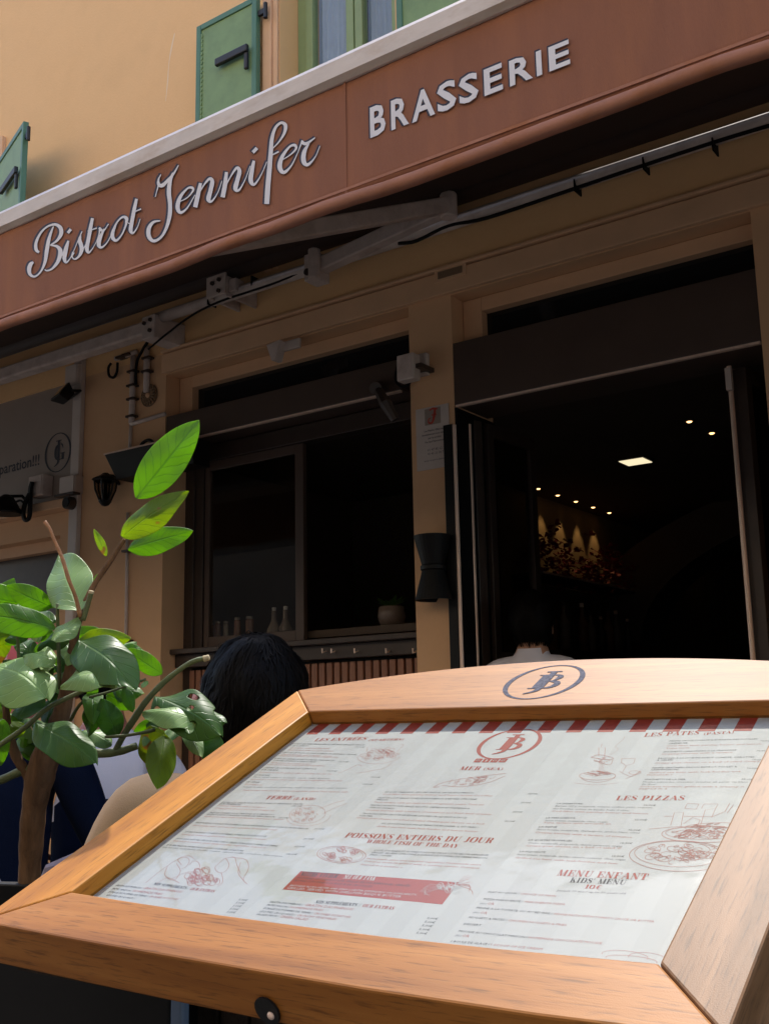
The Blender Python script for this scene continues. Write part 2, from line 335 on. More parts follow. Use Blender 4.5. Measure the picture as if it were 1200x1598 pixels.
# upstairs window
win = MB(); Yf = W + .15
FX0, FX1 = WX0 + .002, WX1 - .002; mid = (FX0 + FX1) / 2 + .02
win.box(FX0, FX0 + .06, Yf, Yf + .06, WZ0, WZ1); win.box(FX1 - .06, FX1, Yf, Yf + .06, WZ0, WZ1); win.box(FX0 + .06, FX1 - .06, Yf, Yf + .06, WZ1 - .06, WZ1)
win = part('window', M_wgreen, house, win, bevel=.004)
for a, b in ((FX0 + .064, mid - .004), (mid + .004, FX1 - .064)):
    q = MB(); q.box(a, a + .05, Yf - .012, Yf + .04, WZ0, WZ1 - .065); q.box(b - .05, b, Yf - .012, Yf + .04, WZ0, WZ1 - .065); q.box(a + .05, b - .05, Yf - .012, Yf + .04, WZ1 - .12, WZ1 - .065)
    part('sash', M_wgreen, win, q, bevel=.004)
    part('pane', M_glass, win, MB().box(a + .05, b - .05, Yf + .012, Yf + .016, WZ0, WZ1 - .12))
    q = MB(); n = 40; vs = []
    for i in range(n + 1):
        x = a + .03 + (b - a - .06) * i / n; y = Yf + .075 + .012 * math.sin(i * 1.1) + .006 * math.sin(i * 2.3)
        vs += [(x, y, WZ0 - .05), (x, y, WZ1 - .05)]
    q.add(vs, [(2 * i, 2 * i + 2, 2 * i + 3, 2 * i + 1) for i in range(n)]); part('curtain', M_curtain, win, q, smooth=True)
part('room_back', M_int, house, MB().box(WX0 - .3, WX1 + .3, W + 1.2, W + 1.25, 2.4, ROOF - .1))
def shutter(x0, x1, y, z0, z1, M=None, fan=True, handle=(.32, .62)):
    """one solid shutter leaf: frame, panel with a scalloped edge, strap handle"""
    fr = MB(); t = .035; e = .035
    fr.box(x0, x0 + e, y, y + t, z0, z1, M); fr.box(x1 - e, x1, y, y + t, z0, z1, M); fr.box(x0 + e, x1 - e, y, y + t, z1 - e, z1, M); fr.box(x0 + e, x1 - e, y, y + t, z0, z0 + e, M)
    s = part('shutter', M_dgreen, house, fr, bevel=.004)
    pn = MB(); pn.box(x0 + e, x1 - e, y + .008, y + t - .004, z0 + e, z1 - e, M); part('panel', M_green, s, pn)
    sc = MB(); k = int((z1 - z0) / .028)
    for i in range(k):
        zc = z0 + e + .014 + i * .028
        if zc > z1 - e - .014: break
        poly = [(x0 + e, zc - .014)] + [(x0 + e + .014 * math.cos(a), zc + .014 * math.sin(a)) for a in [R_(t) for t in (-90, -60, -30, 0, 30, 60, 90)]]
        B = Matrix(((1, 0, 0, 0), (0, 0, 1, 0), (0, 1, 0, 0), (0, 0, 0, 1)))
        sc.prism(poly, y + .003, y + .0075, (M @ B) if M else B)
    part('scalloped_edge', M_green, s, sc)
    h = MB(); zc = z1 - handle[1] * .5
    h.box(x0 + (x1 - x0) * .38, x1 - .045, y - .03, y - .005, zc - .022, zc + .022, M); h.box(x1 - .075, x1 - .05, y - .02, y, zc - .12, zc - .02, M)
    part('strap_handle', M_iron, s, h, bevel=.006)
    h = MB(); h.box(x1 - .01, x1 + .05, y + .012, y + .03, z1 - .12, z1 - .09, M); h.tube([(x1 + .05, y + .02, z1 - .15), (x1 + .05, y + .02, z1 - .06)] if not M else [M @ Vector((x1 + .05, y + .02, z1 - .15)), M @ Vector((x1 + .05, y + .02, z1 - .06))], .012)
    part('hinge', M_iron, s, h)
shutter(-4.025, -3.565, W - .075, 2.35, 3.90)
MI = Matrix.Translation((-2.645, 0, 0)) @ Matrix.Diagonal((-1, 1, 1, 1))
shutter(-.54, 0, W - .075, 2.35, 3.95, MI)
MA = Matrix.Translation((-5.86, W - .05, 0)) @ Matrix.Rotation(R_(-20), 4, 'Z')
shutter(0, .625, -.04, 2.62, 3.66, MA)
c = MB(); c.box(-6.02, -5.90, W - .03, W - .001, 2.3, 3.9); part('window_surround', M_trim, house, c)
cr = MB(); L = ribbon2d([(273, 52, 1.2), (268, 75, 2.2), (264, 100, 1.0), (262, 128, 1.8), (259, 158, .6)], 0, True, 5)
cr.add([atY(q[0], q[1], W - .0006) for lr in L for q in lr], [(2 * k, 2 * k + 1, 2 * k + 3, 2 * k + 2) for k in range(len(L) - 1)]); part('filled_crack', mat('pale_filler', (.86, .66, .46), .9), house, cr)
# shutter boxes and transoms of the ground floor
for x0, x1, zt, zb, sx in ((XL + .003, -2.715, 1.652, 1.493, 1.81), (PR - .004, XR + .003, 1.662, 1.362, 1.84)):
    b = MB(); b.box(x0, x1, W + .004, W + .30, zb + .006, zt); o = part('shutter_box', M_box, house, b, bevel=.006)
    part('bottom_rail', M_chrome, o, MB().box(x0 + .01, x1 - .01, W + .002, W + .02, zb - .004, zb + .006))
    tr = MB(); a = max(x0, XL) + .002 if x0 < -3 else PR + .002; e = PL - .002 if x0 < -3 else XR - .002
    tr.box(a, a + .10, W + .10, W + .2, zt, HEAD - .002); tr.box(a + .10, e, W + .10, W + .2, HEAD - .07, HEAD - .002); tr.box(a + .10, e, W + .12, W + .2, zt - .01, zt + .012)
    o = part('transom_window', M_trim, house, tr, bevel=.004)
    part('pane', M_tglass, o, MB().box(a + .10, e, W + .15, W + .16, zt, HEAD - .07))
# left window: dark frame, glass sash on the left, open on the right, ledge and slatted apron
SILL = .372
wf = MB(); yw = W + .16
wf.box(XL + .002, XL + .07, yw, yw + .08, GZ, 1.49); wf.box(XL + .07, XL + .13, yw + .012, yw + .08, SILL, 1.49)
wf.box(PL - .03, PL - .002, yw, yw + .08, SILL, 1.49); wf.box(XL + .07, PL - .03, yw, yw + .08, 1.40, 1.49)
wf = part('service_window', M_dark, house, wf, bevel=.003)
sx0, sx1 = XL + .135, atY(470, 900, yw).x
s = MB(); s.box(sx0, sx0 + .035, yw + .02, yw + .05, SILL, 1.40); s.box(sx1 - .055, sx1, yw + .02, yw + .05, SILL, 1.40); s.box(sx0 + .035, sx1 - .055, yw + .02, yw + .05, SILL, SILL + .06); s.box(sx0 + .035, sx1 - .055, yw + .02, yw + .05, 1.35, 1.40)
part('sash', M_box, wf, s, bevel=.003)
part('pane', M_glass, wf, MB().box(sx0 + .035, sx1 - .055, yw + .033, yw + .037, SILL + .06, 1.35))
b = MB(); b.box(XL + .002, PL - .002, W + .06, W + .34, SILL - .03, SILL - .002); b.box(XL + .002, PL - .002, W + .10, W + .2, SILL - .10, SILL - .03)
ledge = part('window_ledge', M_dark, house, b, bevel=.004)
for px in (507, 521, 557, 606, 648):
    p = atY(px, 1016, W + .09); h = MB(); h.tube([p + Vector((0, .01, 0)), p + Vector((0, -.02, -.008)), p + Vector((0, -.02, .012))], .004, 6); part('hook', M_chrome, ledge, h)
ap = MB(); ap.box(XL + .002, PL - .002, W + .17, W + .2, GZ, SILL - .105); ap = part('slatted_apron', M_black, house, ap)
k = 0; x = XL + .075
while x < PL - .03:
    part('slat', M_slat, ap, MB().box(x, x + .033, W + .14, W + .168, GZ + .05, SILL - .115), bevel=.002); x += .0468
# folding doors of the right opening
def door(p0, p1, name='folding_door'):
    p0, p1 = Vector(p0), Vector(p1); d = (p1 - p0); L = d.length; an = math.atan2(d.y, d.x); M = Matrix.Translation(p0) @ Matrix.Rotation(an, 4, 'Z'); H = 1.33
    q = MB(); q.box(0, .05, -.02, .02, GZ + .02, H, M); q.box(L - .05, L, -.02, .02, GZ + .02, H, M); q.box(.05, L - .05, -.02, .02, GZ + .02, GZ + .25, M); q.box(.05, L - .05, -.02, .02, H - .06, H, M); q.box(.05, L - .05, -.02, .02, .22, .27, M)
    o = part(name, M_dark, house, q, bevel=.003)
    part('pane', M_dglass, o, MB().box(.05, L - .05, -.003, .003, GZ + .25, H - .06, M)); return o, M
px0 = atY(708, 900, W + .03).x; px1 = atY(756, 900, W + .20).x
d1, M1 = door((px0 + .01, W + .05, 0), (px1, W + .20, 0))
d2, M2 = door((px1 + .004, W + .24, 0), (px1 + .03, W + .66, 0))
xr = atY(1160, 800, W + .15).x
d3, M3 = door((xr + .0, W + .60, 0), (xr + .012, W + .17, 0))
d4, M4 = door((xr + .03, W + .16, 0), (xr + .09, W + .58, 0))
pa0, pa1 = atY(698, 900, W - .03).x, atY(712, 900, W - .03).x
part('jamb_post', M_black, house, MB().box(pa0, pa1, W - .03, W - .001, GZ + .01, 1.275), bevel=.003); part('jamb_shade_fill', M_black, house, MB().box(PR + .001, PR + .012, W + .001, W + .34, GZ + .01, 1.355))  # thin black sheet added over the jamb to keep the gap dark
for d, (x, y), zt, r in ((d1, (pa1 + .008, W - .02), 1.27, .009), (d2, (px1 - .002, W + .11), 1.30, .011), (d3, (xr - .01, W + .148), 1.34, .010)):
    part('door_edge', M_chrome if r > .008 else M_dark, d, MB().tube([(x, y, GZ + .02), (x, y, zt)], r, 10))
for x, y, z in ((px0 + .03, W + .0, 1.26), (xr - .002, W + .12, 1.32)):
    part('door_bolt', M_whitebox, d1, MB().box(x - .012, x + .012, y - .02, y, z - .09, z))
# the dim room behind
rm = MB(); CZ = 1.62
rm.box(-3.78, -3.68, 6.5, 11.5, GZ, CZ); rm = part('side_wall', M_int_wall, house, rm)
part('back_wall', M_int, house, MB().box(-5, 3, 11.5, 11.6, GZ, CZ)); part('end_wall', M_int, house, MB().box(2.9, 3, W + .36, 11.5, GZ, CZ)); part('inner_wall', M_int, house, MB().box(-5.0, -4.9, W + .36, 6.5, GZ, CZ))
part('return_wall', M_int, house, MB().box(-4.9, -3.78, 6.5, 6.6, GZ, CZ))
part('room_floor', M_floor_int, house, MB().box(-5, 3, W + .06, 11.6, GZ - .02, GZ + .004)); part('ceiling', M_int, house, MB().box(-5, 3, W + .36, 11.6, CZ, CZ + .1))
ar = MB()                                         # vault rib crossing the room
for a0 in range(24):
    a, b = math.pi * a0 / 24, math.pi * (a0 + 1) / 24
    P = lambda t, r: Vector((-1.2 + 2.2 * r * math.cos(t), 0, .55 + 1.0 * r * math.sin(t)))
    q = [P(a, 1), P(b, 1), P(b, 1.28), P(a, 1.28)]
    ar.add([v + Vector((0, 8.4, 0)) for v in q] + [v + Vector((0, 8.9, 0)) for v in q], [(0, 1, 2, 3), (7, 6, 5, 4), (0, 4, 5, 1), (2, 6, 7, 3)])
part('arch', M_int, house, ar)
# ------------------------------------------------------------------ neighbouring shop on the left
shop = thing('neighbouring_shop', 'dim neighbouring shop front left of the white corner strip', 'shop', (-7, W, GZ))
b = MB(); b.box(-9, -5.062, W + .06, W + .35, 1.30, 2.02); b.box(-9, -5.062, W + .06, W + .35, 1.10, 1.24); b.box(-5.25, -5.062, W + .06, W + .35, GZ, 1.10); b.box(-9, -5.25, W + .06, W + .35, GZ, .62)
part('wall', M_wall_low, shop, b)
part('ledge', M_trim, shop, MB().box(-9, -5.07, W - .03, W + .34, 1.242, 1.296), bevel=.006)
o = part('window', M_dark, shop, MB().box(-9, -5.252, W + .2, W + .22, .62, 1.10)); part('frame', M_trim, o, MB().box(-9, -5.252, W + .14, W + .198, 1.03, 1.098))
part('corner_strip', M_whitebox, shop, MB().box(-5.058, -4.985, W - .035, W - .001, GZ, 2.16), bevel=.004)
sg = thing('shop_sign', 'cream shop sign board with a ringed black monogram, left of the white strip', 'sign', (-6, W, 1.3))
part('board', M_sign, sg, MB().box(-8.5, -5.075, W + .02, W + .056, 1.31, 2.12), bevel=.003)
# ------------------------------------------------------------------ lettering
def text_mesh(items):
    """items: (string, matrix, fit_width or None, size, slot, bold) -> one mesh-builder with all the glyphs"""
    obs = []
    for s, M, fw, size, slot, bold in items:
        cu = bpy.data.curves.new('glyphs', 'FONT'); cu.body = s; cu.size = 1; cu.resolution_u = 2 if bold else 1; cu.offset = bold
        o = bpy.data.objects.new('glyphs', cu); COL.objects.link(o); obs.append(o)
    bpy.context.view_layer.update(); dg = bpy.context.evaluated_depsgraph_get(); mb = MB()
    for o, (s, M, fw, size, slot, bold) in zip(obs, items):
        me = bpy.data.meshes.new_from_object(o.evaluated_get(dg))
        if len(me.vertices):
            xs = [v.co.x for v in me.vertices]; w_ = max(xs) - min(xs); k = fw / w_ if fw else size; ky = size if (fw and size) else k; x0 = min(xs) if fw else 0
            mb.add([M @ Vector(((v.co.x - x0) * k, v.co.y * ky, 0)) for v in me.vertices], [tuple(p.vertices) for p in me.polygons], mi=slot)
        bpy.data.meshes.remove(me)
    for o in obs: cu = o.data; bpy.data.objects.remove(o); bpy.data.curves.remove(cu)
    return mb
def facade_frame(pl, pr, Y):                       # text frame on a plane Y = const from two baseline pixels
    a, b = atY(*pl, Y), atY(*pr, Y); d = (b - a); L = d.length; d.normalize(); up = Vector((-d.z, 0, d.x))
    return Matrix(((d.x, up.x, 0, a.x), (0, 0, -1, a.y), (d.z, up.z, 0, a.z), (0, 0, 0, 1))), L
T, H = .24, .05                                    # thick and hair strokes of the fat-face capitals
GL = {
 'A': (.86, [[(.06, 0, H), (.42, 1, H)], [(.42, 1, T), (.72, 0, T)], [(.2, .34, H), (.6, .34, H)], [(0, .02, H), (.2, .02, H)], [(.54, .02, H), (.88, .02, H)]]),
 'E': (.78, [[(.2, 0, T), (.2, 1, T)], [(0, .98, H), (.7, .98, H)], [(0, .02, H), (.74, .02, H)], [(.2, .5, H), (.52, .5, H)], [(.7, 1, H), (.68, .7, .1)], [(.73, 0, H), (.71, .32, .1)], [(.52, .36, .08), (.52, .64, .08)]]),
 'S': (.68, [[(.58, .72, .05), (.56, .9, .1), (.34, .98, H), (.12, .84, .16), (.22, .6, .24), (.46, .44, .26), (.58, .2, .16), (.34, .02, H), (.1, .08, .1), (.06, .3, .05)]]),
 'L': (.74, [[(.2, 0, T), (.2, 1, T)], [(0, .98, H), (.4, .98, H)], [(0, .02, H), (.7, .02, H)], [(.69, 0, H), (.67, .36, .1)]]),
 'N': (.9, [[(.14, 0, H), (.14, 1, H)], [(.14, 1, T), (.72, 0, T)], [(.74, 0, H), (.74, 1, H)], [(0, .02, H), (.28, .02, H)], [(.6, .98, H), (.88, .98, H)]]),
 'T': (.8, [[(.38, 0, T), (.38, 1, T)], [(.02, .98, H), (.74, .98, H)], [(.04, 1, H), (.05, .66, .1)], [(.72, 1, H), (.71, .66, .1)], [(.2, .02, H), (.56, .02, H)]]),
 'R': (.86, [[(.2, 0, T), (.2, 1, T)], [(0, .98, H), (.42, .98, H), (.62, .9, .16), (.66, .74, T), (.58, .56, .16), (.3, .5, H)], [(.42, .5, H), (.6, .4, .2), (.62, .14, T), (.8, .03, .06)], [(0, .02, H), (.4, .02, H)]]),
 'P': (.8, [[(.2, 0, T), (.2, 1, T)], [(0, .98, H), (.42, .98, H), (.64, .88, .18), (.66, .7, T), (.58, .52, .16), (.3, .46, H)], [(0, .02, H), (.42, .02, H)]]),
 'M': (1.08, [[(.14, 0, H), (.14, 1, H)], [(.18, 1, T), (.48, 0, .2)], [(.5, 0, H), (.86, 1, H)], [(.88, 0, T), (.88, 1, T)], [(0, .02, H), (.28, .02, H)], [(.7, .02, H), (1.06, .02, H)]]),
 'O': (.86, [[(.42, .98, H), (.14, .84, .2), (.1, .5, .26), (.14, .16, .2), (.42, .02, H), (.7, .16, .2), (.74, .5, .26), (.7, .84, .2), (.42, .98, H)]]),
 'I': (.46, [[(.22, 0, T), (.22, 1, T)], [(.02, .98, H), (.42, .98, H)], [(.02, .02, H), (.42, .02, H)]]),
 'D': (.88, [[(.2, 0, T), (.2, 1, T)], [(0, .98, H), (.42, .98, H), (.68, .84, .2), (.74, .5, .26), (.68, .16, .2), (.42, .02, H), (0, .02, H)]]),
 'U': (.88, [[(.2, 1, T), (.2, .3, T), (.28, .08, .14), (.46, .02, H), (.66, .12, H), (.72, .4, H), (.72, 1, H)], [(0, .98, H), (.4, .98, H)], [(.58, .98, H), (.86, .98, H)]]),
 'J': (.62, [[(.38, 1, T), (.38, .25, T), (.3, .06, .14), (.14, .02, H), (.06, .16, .14)], [(.18, .98, H), (.58, .98, H)]]),
 'W': (1.15, [[(.1, 1, T), (.34, 0, T)], [(.36, 0, H), (.58, .95, H)], [(.56, 1, T), (.8, 0, T)], [(.82, 0, H), (1.06, 1, H)], [(0, .98, H), (.3, .98, H)]]),
 'H': (.92, [[(.2, 0, T), (.2, 1, T)], [(.72, 0, T), (.72, 1, T)], [(.2, .5, H), (.72, .5, H)], [(0, .02, H), (.4, .02, H)], [(.52, .98, H), (.92, .98, H)], [(0, .98, H), (.4, .98, H)], [(.52, .02, H), (.92, .02, H)]]),
 'F': (.74, [[(.2, 0, T), (.2, 1, T)], [(0, .98, H), (.68, .98, H)], [(.2, .5, H), (.5, .5, H)], [(.67, 1, H), (.65, .66, .1)], [(0, .02, H), (.42, .02, H)]]),
 'Y': (.82, [[(.1, 1, T), (.4, .46, T)], [(.42, .46, H), (.7, 1, H)], [(.4, 0, T), (.4, .5, T)], [(.22, .02, H), (.58, .02, H)]]),
 'Z': (.76, [[(.1, .96, .07), (.66, .96, .07)], [(.6, .96, T), (.16, .04, T)], [(.08, .04, .07), (.68, .04, .07)], [(.67, .04, H), (.67, .34, .08)]]),
 'K': (.88, [[(.2, 0, T), (.2, 1, T)], [(.32, .44, H), (.7, .98, H)], [(.4, .6, T), (.72, 0, T)], [(0, .98, H), (.4, .98, H)], [(0, .02, H), (.4, .02, H)]]),
 'V': (.84, [[(.1, 1, T), (.42, 0, T)], [(.44, 0, H), (.72, 1, H)], [(0, .98, H), (.3, .98, H)], [(.58, .98, H), (.86, .98, H)]]),
 'X': (.84, [[(.12, 1, T), (.66, 0, T)], [(.1, 0, H), (.68, 1, H)]]),
 'B': (.84, [[(.2, 0, T), (.2, 1, T)], [(0, .98, H), (.42, .98, H), (.6, .88, .16), (.62, .74, .2), (.5, .54, H), (.2, .52, H)], [(.42, .52, H), (.66, .42, .18), (.7, .24, .22), (.58, .06, .14), (.36, .02, H), (0, .02, H)]]),
 'G': (.88, [[(.68, .7, H), (.6, .92, .1), (.42, .98, H), (.16, .84, .2), (.1, .5, .26), (.16, .16, .2), (.42, .02, H), (.62, .08, H)], [(.66, 0, T), (.66, .4, T)], [(.48, .4, H), (.84, .4, H)]]),
 '1': (.46, [[(.26, 0, T), (.26, 1, T)], [(.08, .02, H), (.46, .02, H)], [(.04, .84, H), (.26, .98, H)]]),
 '0': (.72, [[(.34, .98, H), (.12, .8, .2), (.1, .5, .24), (.12, .2, .2), (.34, .02, H), (.56, .2, .2), (.58, .5, .24), (.56, .8, .2), (.34, .98, H)]]),
 '€': (.8, [[(.7, .76, .06), (.5, .98, H), (.26, .84, .2), (.2, .5, .26), (.26, .16, .2), (.5, .02, H), (.7, .2, .06)], [(.02, .6, H), (.54, .6, H)], [(.02, .42, H), (.5, .42, H)]]),
 '(': (.4, [[(.36, 1.05, .04), (.16, .78, .12), (.1, .45, .16), (.16, .12, .12), (.36, -.14, .04)]]), ')': (.4, [[(.04, 1.05, .04), (.24, .78, .12), (.3, .45, .16), (.24, .12, .12), (.04, -.14, .04)]]),
 '/': (.4, [[(.04, -.1, .07), (.36, 1.05, .07)]]), "'": (.24, [[(.12, 1, .12), (.08, .7, .04)]]), ' ': (.36, []),
}
def didone(mb, s, M, width, height, slot, dz=0.0):
    acc = {'É': ('E', 1), 'Â': ('A', 2), 'È': ('E', 3)}; tot = sum(GL[acc.get(c, (c, 0))[0]][0] + .1 for c in s); kx = width / tot; x = 0
    for i, c in enumerate(s):
        b, ac = acc.get(c, (c, 0)); wd, st = GL[b]
        if ac: st = st + [[(.3, 1.1, .05), (.5, 1.3, .12)] if ac == 1 else [(.2, 1.08, .05), (.42, 1.28, .12), (.62, 1.08, .05)]]
        for j, p in enumerate(st):
            L = ribbon2d([(a, b_, w_) for a, b_, w_ in p], 0, len(p) > 2, 4); vs = []
            for l, r in L:
                for q in (l, r): vs.append(M @ Vector(((x + q[0]) * kx, q[1] * height, dz + .00002 * j)))
            mb.add(vs, [(2 * k, 2 * k + 1, 2 * k + 3, 2 * k + 2) for k in range(len(L) - 1)], mi=slot)
        x += wd + .1
def monogram(mb, M, s, letter, slot, dz=0):           # M: frame centred on the ring, s: ring radius
    n = 48; vs = []
    for i in range(n):
        a = 2 * math.pi * i / n; t = .07 + .035 * math.cos(2 * a)
        for r in (1 - t, 1 + t * .4): vs.append(M @ Vector((math.cos(a) * r * s, math.sin(a) * r * s, dz)))
    mb.add(vs, [(2 * i, 2 * i + 1, (2 * i + 3) % (2 * n), (2 * i + 2) % (2 * n)) for i in range(n)], mi=slot)
    st = [[(x_ * 1.0 - .28, y_ * .82 - .40, w_ * .8) for x_, y_, w_ in p] for p in GL[letter][1]]
    st += [[(-.16, .60, .05), (.26, .60, .05)], [(.05, .60, .17), (.05, -.36, .17), (-.04, -.58, .1), (-.26, -.70, .04)]]
    for j, p in enumerate(st):
        L = ribbon2d(p, 0, len(p) > 2, 4)
        mb.add([M @ Vector((q[0] * s, q[1] * s, dz + .00003 * (j + 1))) for lr in L for q in lr], [(2 * k, 2 * k + 1, 2 * k + 3, 2 * k + 2) for k in range(len(L) - 1)], mi=slot)
Mt, Lt = facade_frame((-20, 746), (62, 725), W + .0185)
part('lettering', M_ink, sg, text_mesh([('préparation!!!', Mt, Lt, None, 0, .012)]))
mb = MB(); cpt = atY(91, 706, W + .018); rr_ = (atY(91, 676, W + .018) - atY(91, 736, W + .018)).length / 2
monogram(mb, Matrix(((1, 0, 0, cpt.x), (0, 0, -1, cpt.y), (0, 1, 0, cpt.z), (0, 0, 0, 1))), rr_, 'G', 0); part('monogram', M_ink, sg, mb)
# ------------------------------------------------------------------ awning
AY = 2.15; AZ0, AZ1, AZ2 = 1.352, 1.733, 1.806; AX0, AX1 = -9.0, 4.0
aw = thing('awning', 'brown canvas awning with white script and block lettering across its valance', 'awning', (-1.7, 3, 2.2))
n = 60; vs = []; fs = []
vl = MB(); nx_, nz_ = 420, 10; vs = []
for i in range(nx_ + 1):
    x = AX0 + (AX1 - AX0) * i / nx_
    for j in range(nz_ + 1):
        t = j / nz_; z = AZ0 + .028 + (AZ1 - AZ0 - .028) * t
        vs.append((x, AY + .0030 + .0024 * (math.sin(x * 5.1 + t * 2) * .5 + math.sin(x * 13.7 - t * 3 + 1) * .3 + math.sin(x * 31 + t) * .2), z))
vl.add(vs, [(i * (nz_ + 1) + j, (i + 1) * (nz_ + 1) + j, (i + 1) * (nz_ + 1) + j + 1, i * (nz_ + 1) + j + 1) for i in range(nx_) for j in range(nz_)])
vl = part('valance', M_fascia, aw, vl, smooth=True); vl.modifiers.new('cloth', 'SOLIDIFY').thickness = .003
hm = MB(); hm.tube([(AX0 + i * .1, AY + .003 + .002 * math.sin(i * 1.7), AZ0 + .015 + .0035 * math.sin(i * .55) + .002 * math.sin(i * 1.3)) for i in range(int((AX1 - AX0) / .1))], .019, 10, flat=1.0)
part('hem', M_hem, aw, hm, smooth=True)
part('hem_seam', M_hem, aw, MB().box(AX0, AX1, AY - .0008, AY + .001, AZ0 + .046, AZ0 + .054))
for px in (538,):
    x = atY(px, 250, AY).x; part('canvas_seam', M_fascia, aw, MB().box(x, x + .006, AY - .0003, AY + .001, AZ0 + .03, AZ1 - .002))
fb = MB(); prof = [(-.004, AZ1 - .012), (-.022, AZ1 + .0), (-.020, AZ2 - .022), (-.010, AZ2 - .006), (.006, AZ2), (.05, AZ2 - .002), (.05, AZ1 - .012)]
B = Matrix(((0, 0, 1, 0), (1, 0, 0, AY), (0, 1, 0, 0), (0, 0, 0, 1)))
fb.prism(prof, AX0, AX1, B); part('front_bar', M_white_al, aw, fb)
RY, RZ = W - .17, 2.20; slope = (RZ + .10 - AZ2) / (RY - AY - .05)
cv = MB(); vs = []; nx = 40
for i in range(nx + 1):
    x = AX0 + (AX1 - AX0) * i / nx
    for j in range(7):
        t = j / 6; vs.append((x, AY + .05 + (RY - AY - .05) * t, AZ2 - .012 + (RZ + .10 - AZ2) * t - .035 * math.sin(math.pi * t)))
cv.add(vs, [(i * 7 + j, (i + 1) * 7 + j, (i + 1) * 7 + j + 1, i * 7 + j + 1) for i in range(nx) for j in range(6)])
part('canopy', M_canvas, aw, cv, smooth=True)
part('light_leak_flashing', M_arm, aw, MB().box(AX0, AX1, RY - .03, W - .001, RZ + .165, RZ + .18))  # strip added to block light leaking down between canopy and wall
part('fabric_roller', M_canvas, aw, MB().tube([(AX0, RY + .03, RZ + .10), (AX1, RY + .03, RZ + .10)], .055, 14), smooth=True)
sb = MB(); xb = atY(240, 515, RY).x
pts = [atY(240, 516, RY), atY(480, 420, RY), atY(720, 331, RY), atY(960, 258, RY), atY(1200, 186, RY)]
zb_ = sum(p.z for p in pts) / 5
sb.tube([(xb, RY, zb_), (AX1, RY, zb_)], .031, 14); part('support_bar', M_arm, aw, sb, smooth=True)
lb = MB(); lb.box(AX0, xb - .01, RY - .05, RY + .03, 2.055, 2.135); part('cassette', M_arm, aw, lb, bevel=.012)
for px, py, s in ((240, 512, 1.0), (350, 452, 1.15)):
    p = atY(px, py, RY - .02); b = MB()
    if s == 1: b.box(p.x - .05, p.x + .05, RY - .06, W - .002, p.z - .07, p.z + .06)
    else:
        b.box(p.x - .075, p.x + .06, RY - .075, RY - .06, p.z - .05, p.z + .065); b.box(p.x - .075, p.x - .06, RY - .06, W - .002, p.z - .05, p.z + .065); b.box(p.x + .045, p.x + .06, RY - .06, W - .002, p.z - .06, p.z + .05); b.box(p.x + .06, p.x + .11, RY - .05, RY + .02, p.z - .04, p.z + .03)
    o = part('bracket', M_arm, aw, b, bevel=.005)
    for dx, dz in ((-.025, .02), (.022, .03), (.02, -.03)):
        q = MB(); c0 = Vector((p.x + dx, RY - .06 if s == 1 else RY - .076, p.z + dz)); q.tube([c0, c0 + Vector((0, -.012, 0))], .011, 8); part('bolt', M_dark, o, q)
# folding arm: shoulder on the bar, elbow out to the right, then out to the front bar
SH = Vector((-3.05, RY - .03, 2.125)); kz = ray(700, 322); EL = None
for i in range(400):                                                   # elbow lies a hand's breadth under the canopy
    Y = 2.2 + i * .004
    p = kz * (Y / kz.y)
    if p.z > AZ2 + slope * (Y - AY) - .10 and Y > 2.6: EL = p; break
EL = EL or kz * (3.0 / kz.y)
FR = atY(180, 410, AY + .09)
def arm(a, b, w0, w1, hh):
    d = (b - a).normalized(); s = d.cross(Vector((0, 0, 1))).normalized(); u = s.cross(d); q = MB()
    vs = []
    for p, w_ in ((a, w0), (b, w1)): vs += [p + s * w_ + u * hh, p - s * w_ + u * hh, p - s * w_ - u * hh, p + s * w_ - u * hh]
    return q.add(vs, [(3, 2, 1, 0), (4, 5, 6, 7), (0, 1, 5, 4), (1, 2, 6, 5), (2, 3, 7, 6), (3, 0, 4, 7)])
part('lower_arm', M_arm, aw, arm(SH, EL, .032, .028, .036), bevel=.008); part('upper_arm', M_arm, aw, arm(EL + Vector((0, 0, .006)), FR, .028, .028, .034), bevel=.008)
q = MB(); q.lathe([(.001, -.055), (.034, -.055), (.038, -.05), (.038, .05), (.034, .058), (.001, .058)], EL, 18); part('elbow_joint', M_arm, aw, q, smooth=False)
q = MB(); q.box(SH.x - .045, SH.x + .035, RY - .08, RY + .02, SH.z - .075, SH.z + .06); q.lathe([(.001, -.08), (.03, -.08), (.03, .07), (.001, .07)], SH + Vector((.02, -.05, 0)), 14); sh = part('shoulder_bracket', M_arm, aw, q, bevel=.006)
q = MB(); q.tube([SH + Vector((-.02, -.051, -.035)), SH + Vector((-.02, -.062, -.035))], .017, 12); part('bolt', M_dark, sh, q)
